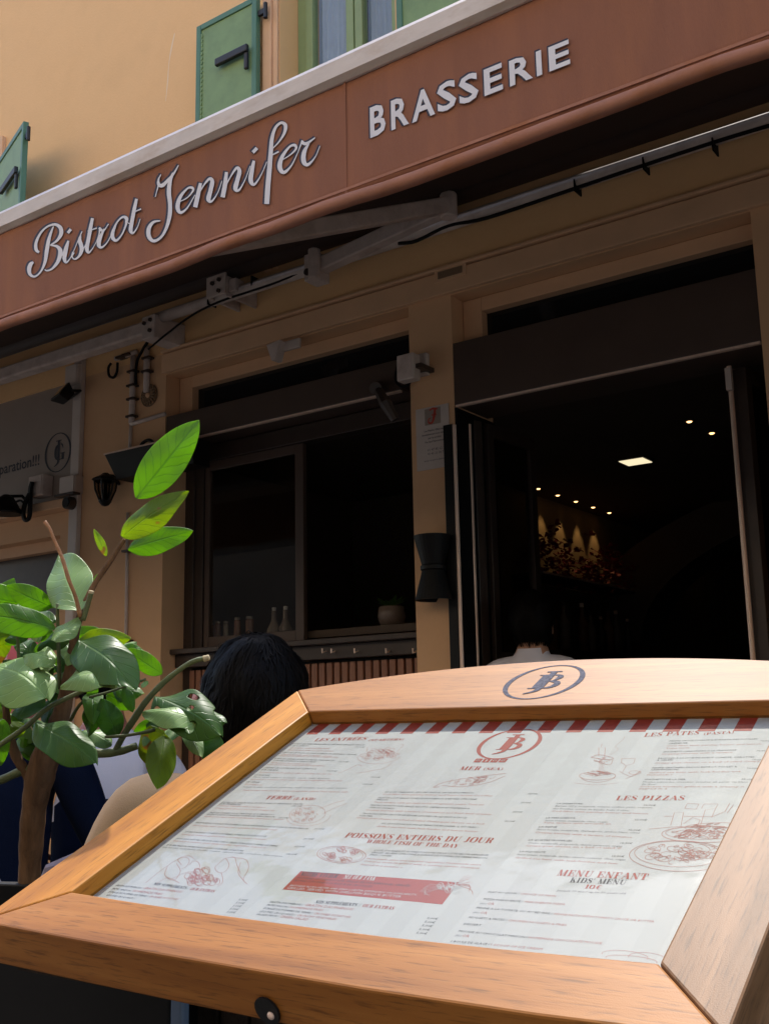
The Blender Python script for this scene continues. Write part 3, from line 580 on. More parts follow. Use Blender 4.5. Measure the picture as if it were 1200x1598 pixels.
# script lettering: pen strokes measured on the photograph, (x, y, width)
A_ = lambda P: [(30 + x / 4.8, 300 + y / 4.8, w_ / 4.8) for x, y, w_ in P]
B_ = lambda P: [(210 + x / 4, 170 + y / 4, w_ / 4) for x, y, w_ in P]
SCRIPT = [A_(p) for p in (
 [(150, 450, 16), (128, 425, 24), (130, 370, 20), (165, 300, 14), (215, 255, 12), (270, 240, 18), (310, 265, 28), (315, 310, 28), (285, 360, 16), (235, 395, 8)],
 [(235, 395, 8), (285, 405, 20), (310, 440, 32), (295, 510, 26), (250, 570, 14), (210, 586, 10), (192, 577, 7)],
 [(258, 255, 7), (240, 300, 16), (222, 360, 25), (208, 440, 28), (195, 520, 22), (165, 590, 12), (120, 630, 13), (85, 615, 22), (76, 575, 30), (88, 538, 28), (108, 522, 14)],
 [(322, 475, 4), (345, 410, 8), (368, 368, 14)], [(370, 362, 14), (352, 430, 27), (340, 490, 28), (354, 525, 14), (385, 490, 5), (402, 445, 4)], [(366, 303, 20), (388, 276, 20)],
 [(388, 490, 4), (430, 390, 5), (472, 292, 7)], [(462, 320, 9), (455, 360, 26), (470, 420, 30), (455, 470, 18), (420, 500, 10), (398, 482, 8), (410, 450, 14)],
 [(458, 470, 4), (500, 390, 6)], [(550, 193, 20), (535, 270, 27), (520, 350, 27), (508, 420, 28), (522, 450, 15), (552, 418, 5), (582, 365, 4)], [(515, 290, 6), (582, 267, 9)],
 [(580, 370, 4), (600, 310, 8), (606, 262, 14)], [(600, 265, 16), (625, 288, 18), (643, 278, 7), (670, 236, 7)], [(640, 272, 8), (607, 340, 27), (598, 395, 28), (622, 411, 14), (662, 372, 6), (690, 318, 4)],
 [(805, 235, 10), (805, 195, 26), (775, 185, 14), (735, 222, 10), (705, 290, 22), (700, 335, 28), (728, 360, 18), (768, 318, 10), (798, 250, 14), (806, 205, 20)], [(808, 220, 6), (832, 236, 5), (852, 212, 4)],
 [(880, 48, 20), (862, 130, 26), (845, 220, 26), (836, 280, 29), (852, 305, 14), (886, 262, 6), (908, 198, 4)], [(870, 142, 7), (914, 124, 9)])]
SCRIPT += [B_(p) for p in (
 [(130, 548, 4), (143, 500, 5), (150, 472, 8)], [(165, 408, 5), (150, 440, 10), (152, 470, 20), (175, 476, 22), (210, 442, 16), (245, 402, 12), (275, 350, 4)],
 [(242, 398, 12), (222, 450, 22), (215, 520, 26), (222, 590, 24), (220, 660, 24), (200, 740, 18), (165, 800, 14), (120, 823, 18), (91, 795, 25), (90, 745, 24), (118, 706, 15), (162, 696, 6)],
 [(278, 580, 5), (330, 552, 6), (366, 508, 11), (358, 490, 15), (328, 497, 10), (285, 550, 20), (269, 610, 26), (287, 645, 18), (328, 618, 8), (378, 535, 4)],
 [(412, 462, 18), (395, 540, 26), (379, 612, 26)], [(393, 545, 5), (430, 478, 8), (468, 435, 16), (485, 452, 24), (474, 510, 25), (462, 562, 27), (482, 575, 12), (520, 520, 5), (546, 448, 4)],
 [(574, 393, 18), (565, 470, 26), (550, 550, 26)], [(560, 500, 5), (600, 420, 8), (638, 367, 16), (655, 388, 24), (643, 440, 25), (630, 495, 27), (652, 505, 12), (690, 440, 5), (722, 355, 4)],
 [(745, 322, 16), (733, 380, 25), (725, 445, 27), (748, 470, 14), (790, 410, 5), (826, 328, 4)], [(738, 270, 20), (764, 243, 20)],
 [(825, 592, 30), (832, 480, 30), (842, 370, 28), (850, 270, 26), (858, 180, 22), (880, 115, 16), (915, 85, 15), (942, 102, 22), (934, 150, 16), (900, 205, 8), (862, 245, 5)], [(855, 288, 7), (900, 265, 9)],
 [(912, 322, 5), (965, 290, 6), (1006, 250, 12), (1000, 225, 17), (965, 237, 12), (920, 300, 22), (906, 362, 28), (932, 395, 20), (980, 350, 8), (1022, 265, 4)],
 [(1020, 268, 4), (1040, 215, 9), (1048, 196, 14)], [(1042, 200, 14), (1060, 216, 20), (1085, 208, 14), (1126, 178, 5)], [(1088, 212, 8), (1058, 270, 25), (1056, 328, 28), (1082, 346, 18), (1126, 300, 6), (1157, 230, 4)])]
def script(mb, Y, grow, dx, dy, dj):
    for j, P in enumerate(SCRIPT):
        L = ribbon2d(P, grow, True, 6); vs = []; m = len(L)
        for i, (l, r) in enumerate(L):
            for q in (l, r): vs.append(atY(q[0] + dx, q[1] + dy, Y - .00003 * j - .0002 * i / m))
        mb.add(vs, [(2 * k, 2 * k + 1, 2 * k + 3, 2 * k + 2) for k in range(m - 1)])
mb = MB(); script(mb, AY - .0005, 1.1, -1.6, -.7, 0); part('letter_edge', M_navy, aw, mb)
mb = MB(); script(mb, AY - .0022, .1, .3, .3, 0); part('script_lettering', M_letter, aw, mb)
LT = []
for ch, x0, x1 in (('B', 62, 150), ('R', 178, 278), ('A', 292, 422), ('S', 432, 540), ('S', 552, 662), ('E', 690, 795), ('R', 830, 960), ('I', 978, 1008), ('E', 1047, 1165)):
    cx = lambda x: 560 + x / 3.529
    base = lambda x: 40 + (620 - (x - 45) * .358 - 0.000012 * (x - 45) ** 2) / 3.529
    LT.append((ch, (cx(x0), base(x0)), (cx(x1), base(x1))))
for nm, Yo, bold, m_, dx, dy, kw in (('block_letter_edge', .0006, .045, M_navy, -2.0, -.6, 1.0), ('block_lettering', .0020, .022, M_letter, .3, .2, .97)):
    it = []
    for i, (ch, a, b) in enumerate(LT):
        F, L = facade_frame((a[0] + dx, a[1] + dy), (b[0] + dx, b[1] + dy), AY - Yo - .00004 * i)
        F = Matrix(((1, 0, 0, F[0][3]), (0, 0, -1, F[1][3]), (0, 1, 0, F[2][3]), (0, 0, 0, 1)))
        hcap = (atY(a[0], a[1] - (46 - 10 * (a[0] - 570) / 320), AY) - atY(a[0], a[1], AY)).length
        it.append((ch, F, L * kw, hcap / .70, 0, bold))
    part(nm, m_, aw, text_mesh(it))
# cables along the bar
cb = thing('cable', 'thin black cable sagging along the white support bar under the awning', 'cable', (-2.5, RY, 2.1))
pts = []
for px, py in ((232, 545), (262, 520), (300, 492), (345, 470), (420, 445), (480, 422), (500, 424)): pts.append(atY(px, py, RY - .02))
part('cable_run', M_cable, cb, MB().tube(catmull([tuple(p) for p in pts], 5), .006, 6), smooth=True)
pts = [atY(px, py, RY - .02) for px, py in ((622, 380), (650, 376), (700, 352), (760, 340), (900, 293), (1010, 256), (1120, 220), (1200, 196))]
part('cable_run', M_cable, cb, MB().tube(catmull([tuple(p) for p in pts], 5), .008, 6), smooth=True)
for px, py in ((395, 440), (327, 470), (898, 292), (1005, 258), (1113, 228)):
    p = atY(px, py, RY - .02); part('cable_tie', M_cable, cb, MB().box(p.x - .003, p.x + .003, RY - .034, RY + .03, p.z - .022, p.z + .03))

# ------------------------------------------------------------------ menu lectern
TILT = 0.43591
MU = Vector((0, math.cos(TILT), math.sin(TILT))); MN = Vector((0, -math.sin(TILT), math.cos(TILT)))
MS = .42 / .452
MO = ray(482, 1110); MO = MO * (-.42 / MO.dot(MN))
MM = Matrix(((MS, MU.x * MS, MN.x * MS, MO.x), (0, MU.y * MS, MN.y * MS, MO.y), (0, MU.z * MS, MN.z * MS, MO.z), (0, 0, 0, 1)))
def onm(px, py, off=0.0):
    d = ray(px, py); q = (d * ((MO + MN * (off * MS)).dot(MN) / d.dot(MN)) - MO) / MS
    return Vector((q.x, q.dot(MU)))
menu = thing('menu_stand', 'golden wooden menu lectern holding a printed bilingual menu under clear plastic', 'menu stand', M=MM)
IW, TH, PZ = .5996, -.046, -.0185
OX0, OX1, OC = -.0715, .6612, .0715
bow_in = [(0, -.4045), (.10, -.4082), (.20, -.4108), (.30, -.4122), (.38, -.4125), (.48, -.4105), (IW, -.4058)]
bow_out = [(OX0, -.4640), (.08, -.4680), (.22, -.4705), (.40, -.4728), (.54, -.4712), (OX1, -.4662)]
arch_ = [(OX0 + (OX1 - OX0) * i / 28, .131 - .0595 * ((OX0 + (OX1 - OX0) * i / 28 - .30) / .3664) ** 2) for i in range(29)]
e = .0004
def rail(name, poly, m): return part(name, m, menu, MB().prism(poly, TH, 0), local=True, bevel=.0022)
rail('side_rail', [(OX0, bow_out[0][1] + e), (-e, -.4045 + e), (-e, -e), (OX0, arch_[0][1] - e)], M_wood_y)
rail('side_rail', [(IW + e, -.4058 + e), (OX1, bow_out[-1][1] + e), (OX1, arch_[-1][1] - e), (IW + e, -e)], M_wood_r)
top = rail('top_rail', [(0, 0), (IW, 0)] + arch_[::-1], M_wood_x)
bot = rail('bottom_rail', bow_out + bow_in[::-1], M_wood_x)
mb = MB(); mc = Matrix.Translation((.306, .066, .0004)); monogram(mb, mc, .0475, 'B', 0); part('monogram', M_engrave, top, mb, local=True)
h = MB(); hp = .2975; h.tube([(hp, -.4724, -.034), (hp, -.4712 - .0032, -.034)], .012, 18); k = part('hole_shade_disc', M_black, bot, h, local=True)  # flat black disc stands in for the shade inside the hole
h = MB(); h.ball((hp + .004, -.4752, -.0365), .0034, .002, .0034, 10, 6); part('screw', M_chrome, bot, h, local=True, smooth=True)
sheet = part('menu_sheet', M_paper, menu, MB().box(-.006, IW + .006, -.419, .006, PZ - .0006, PZ), local=True)
part('clear_cover', M_cover, menu, MB().box(-.0002, IW + .0002, -.4120, -.0002, PZ + .0022, PZ + .0028), local=True)
part('back_panel', M_post, menu, MB().box(-.05, IW + .04, -.455, .05, TH - .012, TH - .0005), local=True)
pp = lambda x, y: onm(x, y, PZ)
bands = MB(); SV = -.0285
for i in range(14):
    u0 = .012 + i * .0425
    bands.box(u0, u0 + .020, -.4185, SV - .0006, PZ, PZ + .00006)
part('pale_bands', M_band, sheet, bands, local=True)
st = MB()
for i in range(17):
    u0 = .0117 + .0359 * i - .002
    if u0 + .0179 < .604: st.box(u0, u0 + .0179, SV, .0058, PZ, PZ + .0001)
part('red_stripes', M_red, sheet, st, local=True)
prt = MB(); ZP = PZ + .00018
monogram(prt, Matrix.Translation((.3131, -.0545, ZP)), .0350, 'B', 1)
for i, px in enumerate((746, 759, 772, 785)):
    c0 = pp(px, 1187); prt.box(c0.x - .0042, c0.x + .0042, c0.y - .0042, c0.y + .0042, ZP, ZP + .00005, mi=1)
    if i == 1: prt.box(c0.x - .0004, c0.x + .0006, c0.y - .003, c0.y + .002, ZP + .0001, ZP + .00012, mi=4); prt.box(c0.x - .0014, c0.x + .0018, c0.y, c0.y + .0007, ZP + .00014, ZP + .00016, mi=4)
    else: prt.tube([(c0.x + .0018 * math.cos(a), c0.y + .0018 * math.sin(a), ZP + .0001) for a in [k * .7 for k in range(10)]], .0003, 4, mi=4)
def frame_on(l, r):
    a, b = pp(*l), pp(*r); d = b - a; L = d.length; d.normalize()
    return Matrix(((d.x, -d.y, 0, a.x), (d.y, d.x, 0, a.y), (0, 0, 1, ZP), (0, 0, 0, 1))), L
for s_, l, r, hgt, slot in (
  ('LES ENTRÉES', (490, 1157), (571, 1155), .0125, 1), ('(STARTERS)', (574, 1157), (629, 1155.5), .0085, 1),
  ('TERRE', (413, 1247.5), (455, 1248), .0125, 1), ('(LAND)', (457, 1248.5), (491, 1249), .0085, 1),
  ('MER', (716, 1202), (749, 1202), .0125, 1), ('(SEA)', (753, 1202), (784, 1202), .0085, 1),
  ('POISSONS ENTIERS DU JOUR', (537, 1307), (768, 1316), .0135, 1), ('WHOLE FISH OF THE DAY', (571, 1315.5), (714, 1323.5), .0095, 1),
  ('LES PÂTES', (1004, 1150), (1091, 1146), .0130, 1), ('(PASTA)', (1097, 1147.5), (1145, 1144.5), .0085, 1),
  ('LES PIZZAS', (960, 1249), (1068, 1249), .0125, 1), ('MENU ENFANT', (868, 1366.5), (1010, 1373.5), .0135, 1),
  ("KIDS' MENU", (888, 1377), (976, 1381), .0105, 0), ('10€', (911, 1386.5), (939, 1388.5), .0085, 1),
  ('NOS SUPPLÉMENTS /', (239, 1381), (294, 1388.5), .0065, 0), ('OUR EXTRAS', (296, 1389), (334, 1393), .0065, 1),
  ('NOS SUPPLÉMENTS /', (491, 1409.5), (561, 1415), .0068, 0), ('OUR EXTRAS', (565, 1415.5), (614, 1420), .0068, 1)):
    F, L = frame_on(l, r); didone(prt, s_, F, L, hgt * .64, slot)
EN = ['Cod fillet with parsley butter and lemon bread', 'Tuna tartare with avocado and pomegranate pearls', 'Creamy burrata with a tartare of tomatoes and fresh basil', 'Crispy goat cheese on a bed of salad', 'Grilled sea bass with leek fondue and lemon butter', 'Homemade sauce and seasonal vegetables', 'Octopus tentacle grilled with a creamy risotto', 'Seared in a sesame crust with crunchy vegetables']
def line(l, r, s_, slot=0): TX.append((s_, l, r, slot))
TX = []
for l, r, s_ in (
  ((455, 1161.5), (568, 1163.5), "MOULES DE MÉDITERRANÉE AU BEURRE PERSILLÉ, PAIN À"), ((453, 1164.5), (480, 1165), "L'AIL & CITRON"), ((440, 1175), (537, 1178), "TARTARE DE THON, AVOCAT & PERLES DE GRENADE"),
  ((428, 1184.5), (521, 1188), "BURRATA CRÉMEUSE DES POUILLES, TARTARE DE"), ((425, 1187.5), (492, 1190), "TOMATES CONFITES & BASILIC FRAIS"), ((411, 1199), (493, 1201), "CHÈVRE CROUSTILLANT AU CITRON &"), ((407, 1202), (433, 1203), "SUR SALADE"),
  ((397, 1210), (420, 1211), "LA NIÇOISE"), ((384, 1221), (404, 1222), "LA CÉSAR"),
  ((346, 1253), (472, 1256), "ENTRECÔTE GRILLÉE 300G, SAUCE POIVRE OU BÉARNAISE, GRATIN"), ((342, 1255.5), (375, 1257), "DAUPHINOIS"), ((327, 1269), (426, 1272.5), "FILET DE CANARD ROSÉ, TRANCHÉ, AUX CERISES OU"), ((322, 1271.8), (428, 1276), "MAGRET LAQUÉ, ÉCRASÉ DE POMMES DE TERRE MAISON"),
  ((305, 1284.5), (480, 1294.5), "MILANAISE DE VOLAILLE, MOZZARELLA, ESCALOPE PANÉE & SAUCE TOMATE, FRITES MAISON"), ((288, 1299), (415, 1306.5), "SOURIS D'AGNEAU CONFITE AUX HERBES, PURÉE DE PATATE DOUCE"), ((275, 1309.5), (432, 1321.5), "JOUE DE BOEUF MIJOTÉE AUX CAROTTES & CÉLERI, ÉCRASÉ DE POMMES DE TERRE"), ((260, 1319.5), (379, 1329), "BURGER MAISON, FRITES MAISON & SAUCE BURGER SIGNATURE"),
  ((600, 1237), (738, 1238.5), "AÏOLI DE CABILLAUD, LÉGUMES VAPEUR, SAUCE AÏOLI MAISON"), ((590, 1246), (743, 1248.5), "FILET DE LOUP GRILLÉ, FONDUE DE POIREAUX & BEURRE CITRONNÉ"), ((587, 1248.8), (604, 1249.5), "MAISON"), ((577, 1257.5), (732, 1263), "TENTACULE DE POULPE GRILLÉ, RISOTTO CRÉMEUX AU PARMESAN &"), ((575, 1261), (615, 1263), "CHIPS DE CHORIZO"),
  ((565, 1270.5), (727, 1277.5), "THON SNACKÉ EN CROÛTE DE SÉSAME, LÉGUMES CROQUANTS & SAUCE"), ((560, 1273.5), (581, 1275), "SOJA MIEL"), ((595, 1286), (745, 1292.5), "ICI, LE POISSON N'A PAS LE TEMPS DE BRONZER, IL EST FRAIS !"),
  ((584, 1328), (762, 1336), "LOUP, DAURADE ET AUTRES POISSONS DE LA CÔTE SELON ARRIVAGE,"), ((579, 1331.5), (759, 1340.5), "GRILLÉS, BEURRE CITRONNÉ & ÉCRASÉ DE POMMES DE TERRE MAISON"), ((576, 1335), (610, 1337), "(PRIX / 100GR)"),
  ((1044, 1157.5), (1181, 1154), "PENNE SAUCE TOMATE & BURRATA DES POUILLES"), ((1042, 1161.5), (1072, 1160.5), "CRÉMEUSE"), ((1034, 1174.5), (1148, 1171.5), "SPAGHETTI CARBONARA À LA FRANÇAISE"), ((1026, 1184.5), (1176, 1182.5), "RAVIOLES À LA JOUE DE BOEUF CONFITE, CAROTTES"), ((1024, 1187.5), (1049, 1187), "& CÉLERI"),
  ((1017, 1199.5), (1149, 1197.5), "PENNE GRATINÉES FAÇON BISTROT, POULET &"), ((1015, 1202.5), (1058, 1202), "CHAMPIGNONS"), ((1005, 1217.5), (1069, 1217.5), "SPAGHETTI DE LA MER"),
  ((868, 1255), (908, 1255.5), "LA SIGNATURE"), ((851, 1277.5), (897, 1278), "LA MARGHERITA"), ((840, 1291.5), (868, 1292), "LA REINE"), ((824, 1312), (892, 1313.5), "LA QUATRE FROMAGES"), ((810, 1330), (850, 1331.5), "LA PIQUANTE"),
  ((761, 1393.5), (809, 1396), "PLAT AU CHOIX /"), ((754, 1404.5), (815, 1408.5), "PIZZA MARGUERITE /"), ((743, 1418), (861, 1427.5), "PENNE A LA TOMATE OU AU BEURRE /"), ((731, 1433), (790, 1437.5), "NUGGETS & FRITES /"), ((723, 1443.5), (750, 1445.5), "DESSERT"), ((715, 1454.5), (822, 1464.5), "MOUSSE AU CHOCOLAT MAISON /"), ((703, 1470.5), (763, 1475.5), "1 BOULE DE GLACE /"),
  ((180, 1382.5), (221, 1387), "GRATIN DAUPHINOIS /"), ((175, 1388), (205, 1391.5), "FRITES MAISON /"), ((170, 1393), (230, 1400), "ÉCRASÉ DE POMMES DE TERRE /"), ((166, 1398), (210, 1403.5), "LÉGUMES CROQUANTS /"),
  ((420, 1408.5), (472, 1413.5), "GRATIN DAUPHINOIS /"), ((416, 1413.5), (450, 1417), "FRITES MAISON /"), ((411, 1418.5), (487, 1426.5), "ÉCRASÉ DE POMMES DE TERRE /"), ((405, 1423.5), (461, 1429.5), "LÉGUMES CROQUANTS /"), ((400, 1428), (434, 1431.5), "SALADE MIXTE /")): line(l, r, s_)
for l, r in (((748, 1411.5), (758, 1412)), ((737, 1425.5), (747, 1426.3)), ((709, 1461.5), (719, 1462.3))): line(l, r, 'OU /'); line((r[0] + 1.5, r[1]), (r[0] + 12, r[1] + .9), 'OR', 2)
for px, py, t in ((554, 1166.5, '16,00€'), (541, 1178, '18,00€'), (528, 1189.5, '16,00€'), (510, 1203.8, '16,00€'), (578, 1213.5, '18,00€'), (566, 1224.5, '18,00€'), (455, 1258.5, '28,00€'), (434, 1277, '22,00€'), (490, 1294.5, '21,00€'), (473, 1310, '26,00€'), (459, 1322, '22,00€'), (447, 1334, '18,00€'),
  (823, 1239.5, '22,00€'), (812, 1253.5, '23,00€'), (799, 1268, '24,00€'), (787, 1282.5, '26,00€'), (1186, 1157, '16,00€'), (1180, 1172.5, '16,00€'), (1173, 1186.5, '19,00€'), (1165, 1199.8, '16,00€'), (1156, 1217, '23,00€'), (1004, 1257.5, '16,00€'), (990, 1280.5, '12,00€'), (980, 1296.5, '15,00€'), (967, 1317, '15,50€'), (954, 1337.5, '15,50€')):
    line((px, py), (px + 14 + (py - 1150) * .01 + (px > 900) * 3, py + .6), t)
for k in range(5): line((666 - 4.2 * k, 1434 + 5.8 * k), (682 - 4.2 * k, 1435.6 + 5.8 * k), '5,00€')
for k in range(5): line((372 - 4.6 * k, 1405 + 4.8 * k), (385 - 4.6 * k, 1406.4 + 4.8 * k), '5,00€')
for i, (l, r) in enumerate((((452, 1168), (514, 1169)), ((448, 1171), (520, 1173)), ((438, 1178), (517, 1181)), ((434, 1180), (527, 1183)), ((422, 1191), (484, 1193.5)), ((417, 1194), (506, 1196)), ((404, 1206), (518, 1209)), ((391, 1217), (533, 1219.5)), ((381, 1224.8), (409, 1226)), ((378, 1234), (542, 1237)),
  ((339, 1258), (414, 1261)), ((335, 1262), (428, 1266)), ((318, 1275), (442, 1280)), ((301, 1289), (432, 1296)), ((283, 1303), (414, 1311)), ((270, 1313), (414, 1324)), ((597, 1240.5), (768, 1243)), ((583, 1253), (755, 1257)), ((570, 1265), (766, 1272)), ((556, 1277), (754, 1287)), ((587, 1290.5), (745, 1299)),
  ((572, 1341), (750, 1351)), ((567, 1345), (747, 1356)), ((562, 1350), (627, 1355)), ((1040, 1165), (1187, 1162)), ((1038, 1169), (1075, 1168)), ((1031, 1178), (1142, 1175)), ((1021, 1192), (1185, 1189)), ((1012, 1207), (1154, 1205)), ((1009, 1210.5), (1048, 1210)), ((998, 1228.5), (1160, 1229)), ((996, 1232), (1040, 1232)),
  ((860, 1267), (1010, 1271)), ((847, 1285), (952, 1287)), ((834, 1300), (985, 1308)), ((820, 1321), (968, 1325)), ((803, 1339.5), (962, 1349)))):
    n_ = int((pp(*r) - pp(*l)).length / .00225); line(l, r, ((EN[i % 8] + ' ') * 4)[:n_].strip() or 'Cod', 2)
for l, r, t in (((811, 1396.2), (866, 1400), 'CHOICE OF MAIN'), ((818, 1408.7), (881, 1413), 'MARGHERITA PIZZA'), ((864, 1427.8), (1020, 1440), 'PENNE PASTA WITH TOMATO SAUCE OR BUTTER'), ((792, 1437.7), (883, 1445.5), 'CHICKEN NUGGETS & FRIES'), ((824, 1464.7), (938, 1474), 'HOMEMADE CHOCOLATE MOUSSE'), ((765, 1475.7), (845, 1483), '1 SCOOP OF ICE CREAM'),
  ((223, 1387.2), (283, 1393.5), 'GRATIN DAUPHINOIS'), ((207, 1391.7), (252, 1397), 'HOMEMADE FRIES'), ((232, 1400.2), (277, 1405), 'CRUSHED POTATOES'), ((475, 1413.8), (550, 1421), 'GRATIN DAUPHINOIS'), ((452, 1417.2), (503, 1422), 'HOMEMADE FRIES'), ((489, 1426.8), (546, 1433), 'CRUSHED POTATOES'), ((463, 1429.7), (524, 1436), 'CRUNCHY VEGETABLES'), ((436, 1431.7), (480, 1437), 'GREEN SALAD')): line(l, r, t, 2)
for l, r, t in (((394, 1213.5), (514, 1216)), ((379, 1229), (540, 1231)), ((253, 1323), (440, 1337.5)), ((1002, 1221.5), (1166, 1221.5)), ((1000, 1225), (1023, 1225)), ((866, 1259), (1017, 1261.5)), ((862, 1263), (980, 1266)), ((850, 1281.5), (947, 1284)), ((837, 1295.5), (997, 1301)), ((823, 1316.5), (970, 1322)), ((806, 1334.5), (975, 1343)), ((868, 1391), (975, 1396)) ) and [(a, b, t) for (a, b), t in zip((((394, 1213.5), (514, 1216)), ((379, 1229), (540, 1231)), ((253, 1323), (440, 1337.5)), ((1002, 1221.5), (1166, 1221.5)), ((1000, 1225), (1023, 1225)), ((866, 1259), (1017, 1261.5)), ((862, 1263), (980, 1266)), ((850, 1281.5), (947, 1284)), ((837, 1295.5), (997, 1301)), ((823, 1316.5), (970, 1322)), ((806, 1334.5), (975, 1343)), ((868, 1391), (975, 1396))),
  ('Thon, oeuf, anchois, tomates, olives, radis, févettes', 'Salade, poulet, croûtons, parmesan, oeuf, tomates, sauce césar maison', 'Pain brioché, steak haché, cheddar, tomates, oignons confits, cornichons, frites maison', 'Moules, palourdes, crevettes, tomates, ail, persil, vin blanc', 'de mer', 'Burrata 125 g, mozzarella, tomates confites, pesto, roquette', 'des Pouilles, crème de basilic, huile d olive', 'Sauce tomate, mozzarella, olives, origan', 'Sauce tomate, mozzarella, champignons, jambon blanc, olives', 'Crème, mozzarella, gorgonzola, chèvre, parmesan, origan', 'Sauce tomate, mozzarella, chorizo, piments, poivrons, olives, origan', 'Jusqu\'à 10 ans / up to 10 years old'))]: line(l, r, t, 3)
ban = [pp(441, 1388), pp(469.5, 1359.5), pp(716, 1377), pp(690, 1411.5)]
part('red_banner', M_red, sheet, MB().prism([(p.x, p.y) for p in (ban[0], ban[3], ban[2], ban[1])], PZ, PZ + .0001), local=True)
F, L = frame_on((467, 1367), (531, 1371)); didone(prt, 'NOTRE VIVIER /', F, L, .0072, 0)
F, L = frame_on((535, 1371), (584, 1374.5)); didone(prt, 'SEE OUR TANK', F, L, .0072, 4)
line((463, 1371), (640, 1384), "HOMARD OU LANGOUSTE GRILLÉ SELON ARRIVAGE, GRILLÉS,", 0); line((459, 1375), (580, 1385), "BEURRE CITRONNÉ À LA BISQUE DE CRUSTACÉS", 0)
line((452, 1383), (650, 1398), "BRITTANY BLUE LOBSTER AND SPINY LOBSTER DEPENDING ON AVAILABILITY,", 5); line((447, 1387), (625, 1401), "GRILLED, SERVED WITH SHELLFISH BISQUE BUTTER", 5)
items = []
for t, l, r, slot in TX:
    F, L = frame_on(l, r); k_ = L / max(1, len(t)) / .62; items.append((t, F, L, min(max(k_, .0036), .0050), slot, .0))
tm = text_mesh(items); b0 = len(prt.v); prt.v += tm.v; prt.f += [tuple(b0 + i for i in f) for f in tm.f]; prt.uv += tm.uv; prt.mi += tm.mi
part('print', [M_ink, M_red, M_salmon, M_grey_ink, M_paper, M_band], sheet, prt, local=True)
# line drawings on the sheet
sk = MB(); rs = random.Random(3)
def stroke(P, w_=.7, mi=0, sm=True):
    z = ZP + rs.random() * .0001
    Q = [(*pp(x, y), w_ * .00055) for x, y in P]; L = ribbon2d(Q, 0, sm and len(Q) > 2, 4)
    sk.add([(q[0], q[1], z) for lr in L for q in lr], [(2 * k, 2 * k + 1, 2 * k + 3, 2 * k + 2) for k in range(len(L) - 1)], mi=mi)
def oval(cx, cy, rx, ry, w_=.7, tilt=0., a0=0., a1=6.4, mi=0):
    stroke([(cx + rx * math.cos(a) * math.cos(tilt) - ry * math.sin(a) * math.sin(tilt) + rs.uniform(-.4, .4), cy + rx * math.cos(a) * math.sin(tilt) + ry * math.sin(a) * math.cos(tilt)) for a in [a0 + (a1 - a0) * i / 18 for i in range(19)]], w_, mi)
def scribble(cx, cy, rx, ry, n, tilt=0., w_=.6, mi=0, s=(.06, .22)):
    for _ in range(n):
        a = rs.random() * 6.28; r = math.sqrt(rs.random()); x = cx + rx * r * math.cos(a); y = cy + ry * r * math.sin(a) + tilt * rx * r * math.cos(a)
        k = rs.uniform(*s); oval(x, y, rx * k, ry * k * 1.5, w_, rs.uniform(-.5, .5), rs.random() * 6, rs.random() * 6 + 6, mi)
scribble(594, 1178, 28, 8, 42, -.1); oval(592, 1180, 34, 12, .7, -.08, .2, 3.4); stroke([(528, 1207), (545, 1200), (558, 1194), (566, 1196)]); stroke([(556, 1207), (580, 1203), (600, 1199), (612, 1190)]); stroke([(572, 1174), (574, 1166)]); stroke([(620, 1173), (630, 1163), (626, 1162)])
scribble(478, 1271, 22, 10, 26, -.1); oval(480, 1271, 28, 14, .6, -.1); stroke([(500, 1262), (520, 1254), (538, 1249)]); stroke([(504, 1270), (525, 1260), (542, 1254)]); oval(482, 1275, 34, 14, .5, -.1, 0, 3.2)
stroke([(678, 1228), (690, 1222), (720, 1216), (755, 1211), (790, 1207)], 1.); stroke([(690, 1226), (720, 1228), (760, 1222), (788, 1211)], 1.); stroke([(682, 1226), (676, 1229), (686, 1228)], 1.2); scribble(735, 1219, 30, 5, 24, -.18, .8)
for x in (700, 712, 726, 742, 756, 768): stroke([(x, 1225 - (x - 690) * .12), (x + 6, 1216 - (x - 700) * .08)], .6)
oval(533, 1334, 38, 13, 1., .05); oval(533, 1334, 34, 11, .6, .05)
for cx, cy in ((512, 1334), (535, 1327), (556, 1331), (540, 1341), (522, 1339)): scribble(cx, cy, 8, 3.5, 6, 0, .9, s=(.3, .7))
for cx in (690, 702, 714, 706): scribble(cx, 1384 + (cx - 700) * .1, 9, 6, 8, 0, .7, 1, s=(.2, .7))
for i in range(14): stroke([(712, 1381), (722 + i, 1372 + i * 1.2 + rs.uniform(-2, 2)), (734 + rs.uniform(-4, 4), 1366 + i * 2.4)], .5)
for i in range(6): stroke([(690, 1386), (672 - i * 2, 1380 + i * 3), (655 + i * 3, 1392 + i)], .5, 1)
